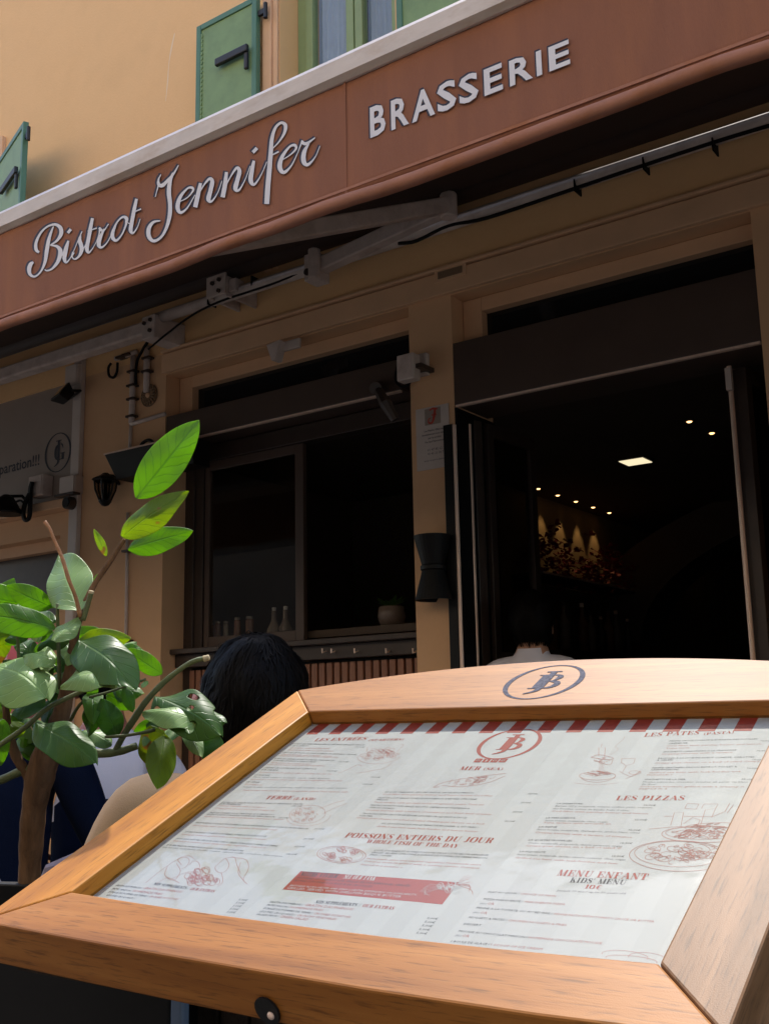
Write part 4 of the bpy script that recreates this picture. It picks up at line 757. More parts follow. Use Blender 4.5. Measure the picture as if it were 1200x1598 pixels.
# pasta bowl, candle jug and glass
oval(932, 1211, 28, 6.5, .8); scribble(932, 1207, 24, 3.4, 34); stroke([(905, 1213), (915, 1219), (935, 1221), (955, 1216), (960, 1211)]); stroke([(895, 1222), (930, 1225), (965, 1222)], .5)
stroke([(922, 1182), (948, 1186), (956, 1183), (934, 1178), (922, 1182)], 1.); stroke([(926, 1186), (950, 1194), (956, 1186)], .8); scribble(940, 1187, 12, 4, 12); stroke([(934, 1180), (934, 1167), (944, 1167), (943, 1182)], .8, 0, False); stroke([(938, 1166), (939, 1161)], .7)
stroke([(952, 1178), (964, 1170), (960, 1164), (972, 1155), (974, 1150)], .4)
for i in range(4): stroke([(936 + 2 * i, 1191), (934 + 2 * i, 1205)], .3)
stroke([(970, 1184), (969, 1190), (976, 1195), (988, 1192), (991, 1184), (970, 1184)], .7, 0, False); stroke([(977, 1195), (971, 1205)], .6); stroke([(966, 1204), (985, 1212), (1000, 1203), (988, 1210), (975, 1216)], .6); oval(990, 1206, 9, 3, .6)
# pizzas and jars
oval(1060, 1336, 78, 24, .9, .02); oval(1058, 1333, 68, 20, .7, .02); scribble(1066, 1331, 56, 14, 60, .03, .7); oval(1098, 1302, 66, 13, .9); oval(1096, 1300, 58, 10, .6); scribble(1096, 1301, 50, 7, 46, 0, .8); scribble(1130, 1290, 50, 5, 22, 0, .8, s=(.08, .2)); oval(1130, 1292, 62, 8, .7)
for P in ([(1046, 1288), (1052, 1268), (1066, 1268), (1062, 1290)], [(1068, 1262), (1072, 1254), (1090, 1255), (1086, 1263), (1068, 1262)], [(1094, 1262), (1098, 1255), (1120, 1255), (1116, 1262)], [(1092, 1290), (1100, 1264), (1116, 1262), (1110, 1276)], [(1130, 1268), (1138, 1254)], [(1134, 1269), (1144, 1256)], [(1036, 1274), (1050, 1274)], [(1066, 1274), (1110, 1275), (1128, 1268)], [(1066, 1286), (1080, 1276), (1092, 1280), (1086, 1292)], [(1012, 1294), (1060, 1290), (1080, 1292)]): stroke(P, .7, 0, len(P) < 3)
# the couple at table, loose lines only
for P in ([(228, 1378), (250, 1360), (270, 1346), (284, 1338), (296, 1336), (304, 1341)], [(262, 1352), (258, 1366), (272, 1374), (282, 1360), (276, 1348)], [(284, 1350), (278, 1342), (288, 1338), (296, 1342), (292, 1352), (284, 1356)], [(296, 1350), (302, 1344), (310, 1346), (312, 1354), (304, 1358)], [(244, 1380), (262, 1370), (280, 1378)], [(268, 1372), (290, 1362), (310, 1360)], [(346, 1344), (352, 1340), (358, 1350), (352, 1360), (342, 1362), (336, 1354), (346, 1344)], [(352, 1340), (366, 1338), (370, 1350), (376, 1364)], [(362, 1338), (384, 1342), (388, 1356), (380, 1372), (386, 1380)], [(346, 1362), (348, 1376), (340, 1384)], [(376, 1346), (372, 1362), (380, 1374)]): stroke(P, .8)
for cx, cy in ((296, 1366), (310, 1372), (322, 1368), (330, 1374), (302, 1376), (316, 1360)): scribble(cx, cy, 9, 5, 7, 0, .9, s=(.2, .8))
oval(975, 1492, 36, 8, .6, .1, 3., 6.6); oval(1010, 1496, 30, 9, .6, .1, 3., 6.5); oval(985, 1498, 40, 6, .6, .1, 3., 6.5)
part('line_drawings', [M_pinkline, M_band], sheet, sk, local=True)
# the post under the frame
pa, pb = atY(298, 1580, .86), atY(492, 1594, .86)
for i in range(4):
    x0 = pa.x + (pb.x - pa.x) * i / 4; part('post_board', M_post, menu, MB().box(x0, x0 + (pb.x - pa.x) / 4 - .004, .86, .90, GZ + .03, -.215), bevel=.002)
part('foot', M_black, menu, MB().box(pa.x - .12, pb.x + .12, .72, 1.04, GZ, GZ + .03), bevel=.004)
# ------------------------------------------------------------------ citrus tree in its planter
TD = 1.45
pl_ = thing('planter_box', 'matt black planter box under the left corner of the menu lectern', 'planter', (-1.25, .86, GZ))
fc = atY(266, 1580, .80); rz = -.212
px0_, px1_, py0_, py1_ = fc.x - .60, fc.x, .80, 1.10
MRT = Matrix.Translation((fc.x, .80, 0)) @ Matrix.Rotation(R_(20), 4, 'Z')
b = MB(); t = .02; Lx, Ly = .62, .30
b.box(-Lx, 0, 0, t, GZ, rz, MRT); b.box(-Lx, 0, Ly - t, Ly, GZ, rz, MRT); b.box(-Lx, -Lx + t, t, Ly - t, GZ, rz, MRT); b.box(-t, 0, t, Ly - t, GZ, rz, MRT)
part('box_wall', M_black, pl_, b, bevel=.003); part('soil', M_soil, pl_, MB().box(-Lx + t, -t, t, Ly - t, GZ + .02, rz - .09, MRT))
tree = thing('citrus_tree', 'young lemon tree with glossy sunlit leaves beside the menu lectern', 'tree', atD(35, 1390, TD) + Vector((0, 0, -.12)))
def limb(name, P, m, parent=tree, d=TD, seg=10):
    Q = [tuple(atD(p[0], p[1], d + (p[3] if len(p) > 3 else 0))) + (p[2] / 2 * d / FPX,) for p in P]
    Q = catmull(Q, 5); q = MB()
    rr = [x[3] * (1 + .035 * math.sin(i * 1.9 + len(Q)) + .03 * math.sin(i * .7)) for i, x in enumerate(Q)]
    q.tube([x[:3] for x in Q], rr, seg); return part(name, m, parent, q, smooth=True)
trunk = limb('trunk', [(44, 1500, 36), (46, 1390, 34), (49, 1320, 36), (54, 1260, 39), (63, 1212, 44), (78, 1165, 42), (93, 1125, 30), (104, 1085, 24), (109, 1055, 20), (113, 1025, 16), (118, 990, 13), (128, 955, 11), (148, 912, 9), (170, 880, 8), (195, 842, 6)], M_trunk, seg=14)
limb('branch', [(58, 1228, 26), (42, 1205, 18), (26, 1180, 16), (14, 1140, 14), (8, 1085, 9), (4, 1050, 6)], M_trunk)
limb('branch', [(52, 1200, 15), (30, 1205, 14), (0, 1218, 13), (-40, 1228, 12)], M_branch)
limb('branch', [(-30, 1185, 8, -.06), (0, 1163, 8, -.06), (40, 1135, 8, -.06), (75, 1105, 8, -.06), (115, 1085, 7, -.05), (160, 1066, 6, -.04)], M_branch)
limb('branch', [(84, 1150, 16), (115, 1172, 15), (150, 1176, 14), (185, 1173, 13), (214, 1164, 11)], M_branch)
br = limb('branch', [(180, 1172, 9), (195, 1145, 10), (208, 1125, 11), (228, 1095, 10), (256, 1065, 9), (285, 1042, 8), (305, 1031, 8), (324, 1027, 9)], M_branch)
limb('branch_stub', [(318, 1028.5, 10), (327, 1026, 9)], M_cut, br)
limb('branch', [(140, 1088, 4), (170, 1080, 4), (205, 1068, 4), (228, 1060, 4)], M_branch); limb('branch', [(165, 1150, 5, -.02), (195, 1148, 5, -.03), (225, 1143, 5, -.04), (241, 1139, 6, -.05)], M_branch)
limb('branch', [(126, 962, 7, -.03), (118, 930, 6, -.04), (108, 905, 6, -.05), (98, 872, 6, -.05), (86, 845, 5, -.05), (78, 825, 5, -.05), (70, 814, 6, -.05)], M_twig); limb('branch', [(130, 968, 8, -.03), (137, 945, 8, -.03), (143, 924, 8, -.03)], M_branch); limb('branch_stub', [(142.5, 926, 8.5, -.03), (143.5, 922, 8, -.03)], M_cut)
limb('branch', [(94, 1075, 6), (92, 1010, 6), (90, 942, 5)], M_branch); limb('branch', [(31, 1052, 6), (29, 1010, 5), (27, 978, 5)], M_branch); limb('branch', [(110, 1125, 6, .02), (125, 1100, 5, .02), (148, 1082, 4, .02)], M_branch)
limb('thorn', [(56, 1128, 3, -.06), (48, 1130, 3, -.06), (53, 1142, 1, -.06)], M_cut)
def leaf(base, tip, hw, kind='B', yaw=0, pitch=8, curl=.08, fold=.25, d=0., m=None, holes=False, rnd=None):
    D = TD + d; b = atD(*base, D)
    ny, np_ = R_(yaw), R_(pitch)
    nc = Vector((math.sin(ny) * math.cos(np_), math.sin(np_), math.cos(ny) * math.cos(np_)))
    N = CR * nc.x + CU * nc.y - CF * nc.z
    dt = ray(*tip); tp = dt * (b.dot(N) / dt.dot(N))
    md = tp - b; L = md.length; md.normalize(); S = N.cross(md).normalized()
    ix, iy = tip[0] - base[0], tip[1] - base[1]; il = math.hypot(ix, iy); sx, sy = S.dot(CR), -S.dot(CU)
    k = max(abs(sx * (-iy / il) + sy * (ix / il)), .3); hwm = (hw * .93) * D / FPX / k
    hwm = min(hwm, L * .62); sgn = 1
    nu, nv = 14, 4; vs = []; uvs = []; rn = rnd or random.Random(int(base[0] * 7 + base[1])); ph = rn.random() * 6
    for i in range(nu + 1):
        t = i / nu; wv = (max(t, 1e-3) ** .62 * max(1 - t, 0) ** .80) / .372
        for j in range(-nv, nv + 1):
            v = j / nv; und = .11 * math.sin(t * 12 + ph + (2 if v > 0 else 0)) * abs(v) ** 2 * hwm + .07 * hwm * math.sin(t * 7 + v * 3 + ph)
            q = b + md * (L * t) + S * (v * hwm * wv * (1 - .10 * fold)) + N * (curl * L * math.sin(math.pi * t) - fold * hwm * wv * abs(v) ** 1.4 * .9 + und + .10 * L * math.sin(ph) * v * t * wv * .5)
            vs.append(q); uvs.append((t, v))
    n_ = 2 * nv + 1; fs = []
    for i in range(nu):
        for j in range(n_ - 1):
            if holes and ((i in (5, 6) and j == 6) or (i == 9 and j in (1, 2)) or (i in (10, 11) and j == 7) or (i in (2, 3, 4) and j in (0, 1)) or (i == 7 and j == 4)): continue
            fs.append((i * n_ + j, (i + 1) * n_ + j, (i + 1) * n_ + j + 1, i * n_ + j + 1))
    mm = m or {'B': M_leafB, 'Y': M_leafY, 'D': M_leafD, 'P': M_leafP, 'S': M_leafS}[kind]
    o = MB().add(vs, fs, uvs).build('leaf', mm, tree, smooth=True)
    so = o.modifiers.new('thick', 'SOLIDIFY'); so.thickness = .0004; ss = o.modifiers.new('sub', 'SUBSURF'); ss.levels = ss.render_levels = 1
    return o
LEAVES = [
 ((213, 778), (311, 655), 34, 'B', 20, 5, .06, .25, 0), ((190, 838), (295, 766), 27, 'Y', -10, 12, .05, .3, -.01), ((200, 858), (302, 828), 22, 'B', 5, 15, .04, .25, .03), ((167, 868), (147, 825), 7, 'Y', 20, 10, .05, .2, 0),
 ((124, 954), (93, 866), 42, 'P', -25, 50, .03, .1, -.02), ((82, 948), (10, 914), 20, 'B', 5, 5, .12, .2, .05), ((30, 940), (-50, 925), 26, 'B', 0, 0, .1, .2, .06), ((88, 982), (-45, 958), 25, 'B', 0, 25, .13, .35, -.02), ((20, 990), (-35, 1003), 15, 'Y', 0, 0, .1, .2, .04),
 ((86, 1002), (124, 964), 17, 'P', -10, 60, .06, .3, -.06), ((121, 1002), (206, 996), 19, 'Y', 0, 12, .18, .3, -.02), ((124, 998), (213, 1076), 37, 'D', -12, 58, .08, .25, -.04), ((254, 1052), (197, 1012), 17, 'B', 0, 5, .10, .25, .01),
 ((88, 1030), (36, 1026), 15, 'P', 5, 62, .16, .3, -.05), ((187, 1055), (94, 1074), 22, 'P', 12, 60, .22, .35, -.09), ((77, 1092), (-14, 1036), 32, 'P', 12, 60, .12, .35, -.10), ((28, 1122), (66, 1076), 22, 'D', -18, 58, .06, .25, -.03), ((74, 1130), (93, 1078), 18, 'D', 8, 60, .05, .3, -.01),
 ((56, 1128), (153, 1193), 25, 'D', 10, 56, .07, .35, -.10), ((150, 1086), (139, 1150), 19, 'D', -20, 8, .05, .2, .02), ((184, 1150), (158, 1090), 20, 'D', 25, 12, .08, .25, 0), ((6, 1122), (2, 1196), 14, 'B', 10, 0, .05, .2, -.04),
 ((242, 1088), (348, 1150), 32, 'D', -8, 56, .12, .3, -.04), ((316, 1127), (222, 1114), 16, 'P', 8, 62, .14, .35, -.09), ((236, 1132), (241, 1206), 27, 'S', -12, 8, .05, .25, -.01), ((257, 1146), (246, 1232), 26, 'Y', 22, 44, .08, .45, -.05), ((288, 1128), (316, 1182), 15, 'P', -20, 52, .05, .3, -.02), ((345, 1150), (316, 1184), 18, 'D', 10, 20, .05, .2, 0),
 ((85, 1042), (48, 1056), 13, 'D', 0, 55, .1, .3, .02), ((46, 992), (8, 1000), 11, 'D', 0, 20, .1, .3, .03), ((154, 1074), (135, 1086), 8, 'B', 0, 20, .1, .3, .01), ((194, 1072), (208, 1112), 11, 'D', 10, 15, .1, .3, 0), ((147, 908), (157, 894), 4, 'B', 20, 10, .05, .2, 0),
 ((112, 1035), (150, 1015), 10, 'B', 0, 10, .1, .3, .04), ((90, 1005), (60, 985), 14, 'B', 0, 10, .1, .3, .07), ((40, 1062), (5, 1030), 14, 'D', 0, 25, .1, .3, .05), ((110, 1060), (140, 1048), 9, 'Y', 0, 20, .1, .3, .03), ((230, 1062), (222, 1074), 5, 'P', 0, 60, .1, .3, 0), ((10, 1050), (-30, 1080), 18, 'D', 0, 55, .1, .3, -.02), ((70, 1015), (92, 985), 10, 'B', 10, 5, .1, .3, .03), ((20, 975), (52, 968), 9, 'B', 0, 5, .1, .3, .06)]
for i, (b_, t_, hw, kd, yw_, pt, cu, fo, dd) in enumerate(LEAVES): leaf(b_, t_, hw, kd, yw_, pt, cu, fo, dd, holes=(b_ == (242, 1088)))
rl = random.Random(21)
for i in range(34):
    for _ in range(60):
        bx, by = rl.uniform(-20, 215), rl.uniform(930, 1150)
        if abs(bx - 110) < 120 and by > 930 + max(0, bx - 120) * .7: break
    an = rl.uniform(0, 6.28); L_ = rl.uniform(38, 72); tx, ty = bx + L_ * math.cos(an), by + L_ * math.sin(an) * .75
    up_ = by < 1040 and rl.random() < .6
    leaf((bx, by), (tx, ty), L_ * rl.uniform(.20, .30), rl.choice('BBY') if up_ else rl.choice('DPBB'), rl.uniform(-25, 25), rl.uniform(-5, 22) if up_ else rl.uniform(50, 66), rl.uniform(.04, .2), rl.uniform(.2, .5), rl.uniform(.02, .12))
for i in range(40):
    if i < 12: bx, by = rl.uniform(225, 320), rl.uniform(1080, 1150)
    elif i < 22: bx, by = rl.uniform(-15, 60), rl.uniform(1080, 1160)
    else: bx, by = rl.uniform(-10, 190), rl.uniform(925, 1100)
    if bx > 130 and by < 1000: by += 60
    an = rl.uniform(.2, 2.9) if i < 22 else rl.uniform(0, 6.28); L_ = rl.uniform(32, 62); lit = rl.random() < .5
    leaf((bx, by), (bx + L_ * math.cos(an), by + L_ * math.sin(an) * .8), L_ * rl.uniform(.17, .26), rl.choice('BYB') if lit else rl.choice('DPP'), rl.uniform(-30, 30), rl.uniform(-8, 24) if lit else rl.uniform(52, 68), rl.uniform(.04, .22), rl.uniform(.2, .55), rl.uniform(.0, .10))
# ------------------------------------------------------------------ people
def skin_mesh(J, E, mats, segmat, M, parent, name='body'):
    names = list(J); me = bpy.data.meshes.new(name); me.from_pydata([M @ Vector(J[k][:3]) for k in names], [(names.index(a), names.index(b)) for a, b in E], []); o = bpy.data.objects.new(name, me); COL.objects.link(o)
    sm = o.modifiers.new('skin', 'SKIN'); sm.use_smooth_shade = True; sd = o.modifiers.new('sub', 'SUBSURF'); sd.levels = sd.render_levels = 2
    if not me.skin_vertices: me.skin_vertices.new()
    for i, k in enumerate(names):
        v = me.skin_vertices[0].data[i]; r = J[k][3]; v.radius = (r, J[k][4] if len(J[k]) > 4 else r); v.use_root = (k == 'pelvis')
    bpy.context.view_layer.update(); em = bpy.data.meshes.new_from_object(o.evaluated_get(bpy.context.evaluated_depsgraph_get())); em.name = name
    bpy.data.objects.remove(o); n = bpy.data.objects.new(name, em); COL.objects.link(n); n.parent = parent; n.matrix_parent_inverse = wm(parent).inverted()
    em.materials.clear()
    for m in mats: em.materials.append(m)
    segs = [(M @ Vector(J[a][:3]), M @ Vector(J[b][:3]), segmat(a, b)) for a, b in E]
    for p in em.polygons:
        c = p.center; best = min(segs, key=lambda s: (c - (s[0] + (s[1] - s[0]) * max(0, min(1, (c - s[0]).dot(s[1] - s[0]) / max((s[1] - s[0]).length_squared, 1e-9))))).length)
        p.material_index = best[2]; p.use_smooth = True
    return n
def person(label, head, yaw, shirt, trousers, skin, hairm, seated=True, hair_s=(.088, .10, .105), elbow=(.26, .03, -.47), wrist=(.16, .25, -.50), sleeve=1, cap=None, lean=0., group=None, sh=(.175, -.245), low_top=False, collar=False, head_turn=0., ear_x=.074, tuft=.012, ears=True, hair_off=(0, -.012, .018)):
    Rz = Matrix.Rotation(yaw, 4, 'Z'); M = Matrix.Translation(head) @ Rz
    fz = GZ - head.z                                   # floor in head coordinates
    root = thing('person', label, 'person', (head.x, head.y, GZ))
    hipz = fz + (.52 if seated else .93)
    J = {'pelvis': (0, -.05 - lean, hipz, .15, .12), 'waist': (0, -.06 - lean * .6, hipz + .2, .135, .105), 'chest': (0, -.05 - lean * .2, -.33, .165, .115), 'neckbase': (0, -.03, -.19, .085, .07), 'neck': (0, -.012, -.12, .056), 'skull': (0, 0, -.04, .06)}
    E = [('pelvis', 'waist'), ('waist', 'chest'), ('chest', 'neckbase'), ('neckbase', 'neck'), ('neck', 'skull')]
    for s, n in ((-1, 'l'), (1, 'r')):
        J['sh' + n] = (s * sh[0], -.035, sh[1], .066); J['mid' + n] = (s * (sh[0] + elbow[0]) / 2, (elbow[1] - .03) / 2, (elbow[2] + sh[1]) / 2, .056); J['el' + n] = (s * elbow[0], elbow[1], elbow[2], .042); J['wr' + n] = (s * wrist[0], wrist[1], wrist[2], .028); J['pa' + n] = (s * (wrist[0] - .01), wrist[1] + .07, wrist[2] - .005, .032, .016)
        E += [('neckbase', 'sh' + n), ('sh' + n, 'mid' + n), ('mid' + n, 'el' + n), ('el' + n, 'wr' + n), ('wr' + n, 'pa' + n)]
        J['hi' + n] = (s * .09, -.03 - lean, hipz - .03, .10)
        if seated: J['kn' + n] = (s * .11, .38 - lean, hipz - .02, .065); J['an' + n] = (s * .11, .40 - lean, fz + .09, .045); J['to' + n] = (s * .12, .53 - lean, fz + .04, .04, .03)
        else: J['kn' + n] = (s * .10, .0, fz + .5, .062); J['an' + n] = (s * .10, -.02, fz + .09, .045); J['to' + n] = (s * .11, .12, fz + .04, .04, .03)
        E += [('pelvis', 'hi' + n), ('hi' + n, 'kn' + n), ('kn' + n, 'an' + n), ('an' + n, 'to' + n)]
        for f in range(5):
            if f < 4: q = (s * (wrist[0] - .035 + f * .017), wrist[1] + .11, wrist[2] - .005); q2 = (q[0], wrist[1] + .11 + (.055, .068, .063, .045)[f], q[2] - .018)
            else: q = (s * (wrist[0] - .05), wrist[1] + .07, wrist[2] - .015); q2 = (s * (wrist[0] - .055), wrist[1] + .11, q[2] - .02)
            J[f'f{f}{n}'] = (*q, .0095); J[f'g{f}{n}'] = (*q2, .008); E += [('pa' + n, f'f{f}{n}'), (f'f{f}{n}', f'g{f}{n}')]
    def sm(a, b):
        if 'skull' in (a, b) or b.startswith(('wr', 'pa', 'f', 'g')): return 1
        if a == 'neckbase' and b == 'neck': return 0 if collar else 1
        if low_top and (a, b) == ('waist', 'chest'): return 2
        if b[:2] == 'el' : return 0 if sleeve else 1
        if b[:2] in ('hi', 'kn', 'an'): return 2
        if b[:2] == 'to': return 3
        if (a, b) == ('pelvis', 'waist'): return 2
        return 0
    skin_mesh(J, E, [shirt, skin, trousers, M_black], sm, M, root)
    M = M @ Matrix.Rotation(head_turn, 4, 'Z'); Rz = Rz @ Matrix.Rotation(head_turn, 4, 'Z')
    h = MB(); nseg, nr = 24, 18; vs = []
    for i in range(nr + 1):                             # head with brow, nose, cheeks, chin
        ph = math.pi * i / nr
        for k in range(nseg):
            th = 2 * math.pi * k / nseg; x, y, z = math.sin(ph) * math.cos(th), math.sin(ph) * math.sin(th), math.cos(ph)
            X, Y, Z = x * .074, y * .094, z * .118
            if Z < -.02: t = min(1, (-.02 - Z) / .1); X *= 1 - .28 * t; Y = Y * (1 - .30 * t) + .022 * t
            fr = max(0, y) ** 3 * max(0, 1 - abs(x) * 2.6)
            Y += .026 * fr * math.exp(-((z + .18) / .16) ** 2) + .006 * fr * math.exp(-((z + .48) / .07) ** 2) - .006 * math.exp(-((abs(x) - .36) / .14) ** 2 - ((z - .06) / .11) ** 2) * (y > 0)
            vs.append(M @ Vector((X, Y, Z)))
    h.add(vs, [(i * nseg + k, (i + 1) * nseg + k, (i + 1) * nseg + (k + 1) % nseg, i * nseg + (k + 1) % nseg) for i in range(nr) for k in range(nseg)])
    hd = part('head', skin, root, h, smooth=True)
    for s in (-1, 1):
        ey = MB(); ey.ball(M @ Vector((s * .029, .080, .008)), .012, .012, .009, 10, 8); part('eye', M_curtain, hd, ey, smooth=True)
        er = MB()
        P = [(.003, .012, -.03), (.010, .0, -.034), (.016, -.012, -.02), (.019, -.02, .005), (.016, -.016, .026), (.008, 0, .033), (.004, .008, .02)]
        er.tube(catmull([tuple(M @ Vector((s * (ear_x + p[0]), p[1] - .004, p[2] - .006))) for p in P], 4), .0052, 8); er.ball(M @ Vector((s * (ear_x + .005), -.004, -.002)), .006, .014, .022, 10, 8, Rz)
        part('ear', skin, hd, er, smooth=True)
    mo = MB(); mo.tube([M @ Vector((x, .086 + .004 * (1 - abs(x) / .022), -.058)) for x in (-.022, -.011, 0, .011, .022)], .0045, 6); part('mouth', M_skin2, hd, mo, smooth=True)
    hb = MB(); sx, sy, sz = hair_s; rn = random.Random(int(abs(head.x) * 1e4)); vs = []; nseg, nr = 40, 26
    off = Vector(hair_off)
    for i in range(nr + 1):
        ph = math.pi * i / nr
        for k in range(nseg):
            th = 2 * math.pi * k / nseg; v = Vector((math.sin(ph) * math.cos(th), math.sin(ph) * math.sin(th), math.cos(ph)))
            q = Vector((v.x * sx, v.y * sy, v.z * sz)) + off
            q += v * (noise.noise(v * 3.2) * tuft * 1.1 + noise.noise(v * 9) * tuft * .4)
            if v.y > .25 and v.z < .45: q = Vector((q.x * .9, min(q.y, .058 + .02 * max(0, v.z)), q.z))   # open round the face
            if v.z < -.55: q.z = max(q.z, -.075)
            vs.append(M @ q)
    hb.add(vs, [(i * nseg + k, (i + 1) * nseg + k, (i + 1) * nseg + (k + 1) % nseg, i * nseg + (k + 1) % nseg) for i in range(nr) for k in range(nseg)])
    crown = Vector((.02, -.25, 1)).normalized()
    for _ in range(1500):
        v = Vector((rn.gauss(0, 1), rn.gauss(0, 1), rn.gauss(.35, 1))).normalized()
        if (v.y > .2 and v.z < .5) or v.z < -.62: continue
        flow = (v - crown); flow = (flow - v * flow.dot(v)); flow = flow.normalized() if flow.length > .05 else Vector((1, 0, 0)); sd = v.cross(flow)
        ph = rn.random() * 6; ln = rn.uniform(.35, .75); P = []
        for k in range(6):
            t = k / 5; u = (v + flow * ln * t + sd * (.09 * math.sin(ph + t * 5) * t)).normalized()
            rad = 1 + .012 + noise.noise(u * 3.2) * tuft * 9 + .03 * t * rn.random() + (.10 * t * t if rn.random() < .06 else 0)
            P.append((Vector((u.x * sx, u.y * sy, u.z * sz)) * rad + off, sd))
        wd = .0018; vs = []
        for k, (p, d) in enumerate(P):
            q = wd * (1 - (k / 5) ** 2) + .0002; vs += [M @ (p - d * q), M @ (p + d * q)]
        hb.add(vs, [(2 * k, 2 * k + 1, 2 * k + 3, 2 * k + 2) for k in range(5)])
    if not cap: part('hair', hairm, hd, hb, smooth=True)
    else:
        part('hair', hairm, hd, hb, smooth=True)
        c1, c2 = MB(), MB()
        for k in range(18):
            mbk = (c1, c2)[k % 2]; vs = []; a0 = math.pi * 2 * k / 18; a1 = math.pi * 2 * (k + 1) / 18
            for i in range(8):
                ph = math.pi * .52 * i / 7
                for a in (a0, (a0 + a1) / 2, a1): vs.append(M @ (Vector((math.sin(ph) * math.cos(a) * .099, math.sin(ph) * math.sin(a) * .112, math.cos(ph) * .125)) + off))
            mbk.add(vs, [(3 * i + j, 3 * i + 3 + j, 3 * i + 4 + j, 3 * i + 1 + j) for i in range(7) for j in (0, 1)])
        part('cap', M_pink, hd, c1, smooth=True); part('cap_stripe', M_pinkred, hd, c2, smooth=True)
    return root, M
person('seated person seen from behind with thick black hair and tan top', atD(392, 1110, 1.90), R_(42), M_tan, M_blackcloth, M_skin2, M_hair, hair_s=(.092, .112, .118), elbow=(.275, -.03, -.34), wrist=(.2, .22, -.42), lean=.03, tuft=.007, sh=(.19, -.135), hair_off=(0, -.016, .018), collar=True, ear_x=.097, head_turn=R_(24))
person('seated person in a white tee shirt and navy trousers behind the tree', atD(166, 1066, 3.2), R_(50), M_lav, M_navycloth, M_skin2, M_hair, elbow=(.25, .03, -.40), wrist=(.14, .27, -.44), lean=.02, low_top=True, tuft=.008)
person('seated person in navy top and pink striped cap behind the leaves', atD(24, 1052, 2.84), R_(20), M_navycloth, M_navycloth, M_skin2, M_hair, cap=True, elbow=(.25, .06, -.47), tuft=.006, sh=(.175, -.20))
person('standing person with dark hair and pale collar inside the doorway', atD(831, 976, 4.62), R_(10), M_lav, M_blackcloth, M_skin, M_hair, seated=False, hair_s=(.098, .108, .135), elbow=(.25, -.02, -.50), wrist=(.24, .1, -.76), tuft=.008, sh=(.175, -.19), collar=True)
# chairs
def chair(label, pos, yaw, grp=None):
    M = Matrix.Translation((pos.x, pos.y, GZ)) @ Matrix.Rotation(yaw, 4, 'Z') @ Matrix.Diagonal((1, 1, 1.09, 1)); r = thing('bistro_chair', label, 'chair', (pos.x, pos.y, GZ), grp)
    part('seat', M_chair, r, MB().box(-.21, .21, -.20, .21, .43, .455, M), bevel=.012)
    q = MB(); P = []
    for i in range(15):
        a = math.pi * i / 14; P.append(M @ Vector((-.215 * math.cos(a), -.215 - .05 * math.sin(a), .60 + .27 * math.sin(a) ** .6)))
    q.tube([M @ Vector((-.215, -.215, .45))] + P + [M @ Vector((.215, -.215, .45))], .014, 8); bf = part('back_frame', M_arm, r, q, smooth=True)
    q = MB(); vs = []
    for i in range(15):
        a = math.pi * i / 14
        for zz in (.50, .60 + .262 * math.sin(a) ** .6): vs.append(M @ Vector((-.208 * math.cos(a), -.215 - .05 * math.sin(a), zz)))
    q.add(vs, [(2 * i, 2 * i + 2, 2 * i + 3, 2 * i + 1) for i in range(14)]); bp = part('backrest', M_chair, r, q, smooth=True); bp.modifiers.new('t', 'SOLIDIFY').thickness = .012
    for sx in (-1, 1):
        for sy in (-1, 1): part('leg', M_arm, r, MB().tube([M @ Vector((sx * .19, sy * .19, .43)), M @ Vector((sx * .215, sy * .215, 0))], .013, 8), smooth=True)
    return r
ch = atD(-18, 1262, 2.42)
chair('brown woven chair with rounded back at the far left behind the planter', Vector((ch.x, ch.y, 0)), R_(20))
cs = atD(112, 1330, 1.9); q = MB(); Mq = Matrix.Translation(cs + Vector((0, .05, -.035))) @ Matrix.Rotation(R_(35), 4, 'Z')
q.box(-.07, .16, -.10, .14, -.04, .026, Mq); tag(q.build('seat_cushion', M_mauve, bevel=.025), 'mauve grey cushion low behind the tree trunk', 'cushion')
bl = atY(281, 1600, .79); tag(MB().box(bl.x - .008, bl.x + .008, bl.y - .006, bl.y + .006, GZ, atY(281, 1552, .79).z).build('folded_board', M_blueplastic, bevel=.003), 'blue grey plastic slat upright between planter and lectern post', 'board')
# ------------------------------------------------------------------ things fixed to the facade
def wall_lantern():
    c = atY(165, 765, W - .10); r = thing('wall_lantern', 'black carriage lantern on the ochre wall left of the window', 'lantern', c)
    s = .001 * 2.75; z = c.z
    part('hood', M_black, r, MB().lathe([(.076, .058), (.070, .066), (.03, .086), (.016, .098), (.004, .10)], c, 6))
    part('rim', M_black, r, MB().lathe([(.07, .05), (.078, .056), (.07, .062)], c, 6))
    for k in range(6):
        a = math.pi / 3 * k; part('bar', M_black, r, MB().tube([c + Vector((.062 * math.cos(a), .062 * math.sin(a), .052)), c + Vector((.056 * math.cos(a), .056 * math.sin(a), 0)), c + Vector((.03 * math.cos(a), .03 * math.sin(a), -.062))], .0055, 6))
    part('base', M_black, r, MB().lathe([(.004, -.092), (.02, -.086), (.036, -.066), (.036, -.058), (.004, -.056)], c, 12)); part('lamp_holder', M_black, r, MB().tube([c + Vector((0, 0, .05)), c + Vector((0, 0, -.06))], .012, 8))
    part('glass', M_dglass, r, MB().lathe([(.058, .05), (.052, 0), (.028, -.06)], c, 6)); part('wall_arm', M_black, r, MB().tube([c + Vector((0, 0, .085)), c + Vector((0, .05, .09)), c + Vector((0, .10, .05))], .010, 8))
wall_lantern()
a, b = atY(172, 714, W - .12), atY(322, 672, W - .12)
r = thing('wall_trough', 'long black angular trough fixed to the wall above the lantern', 'trough', a)
q = MB(); zt = a.z + .01; x0, x1 = a.x, -3.95
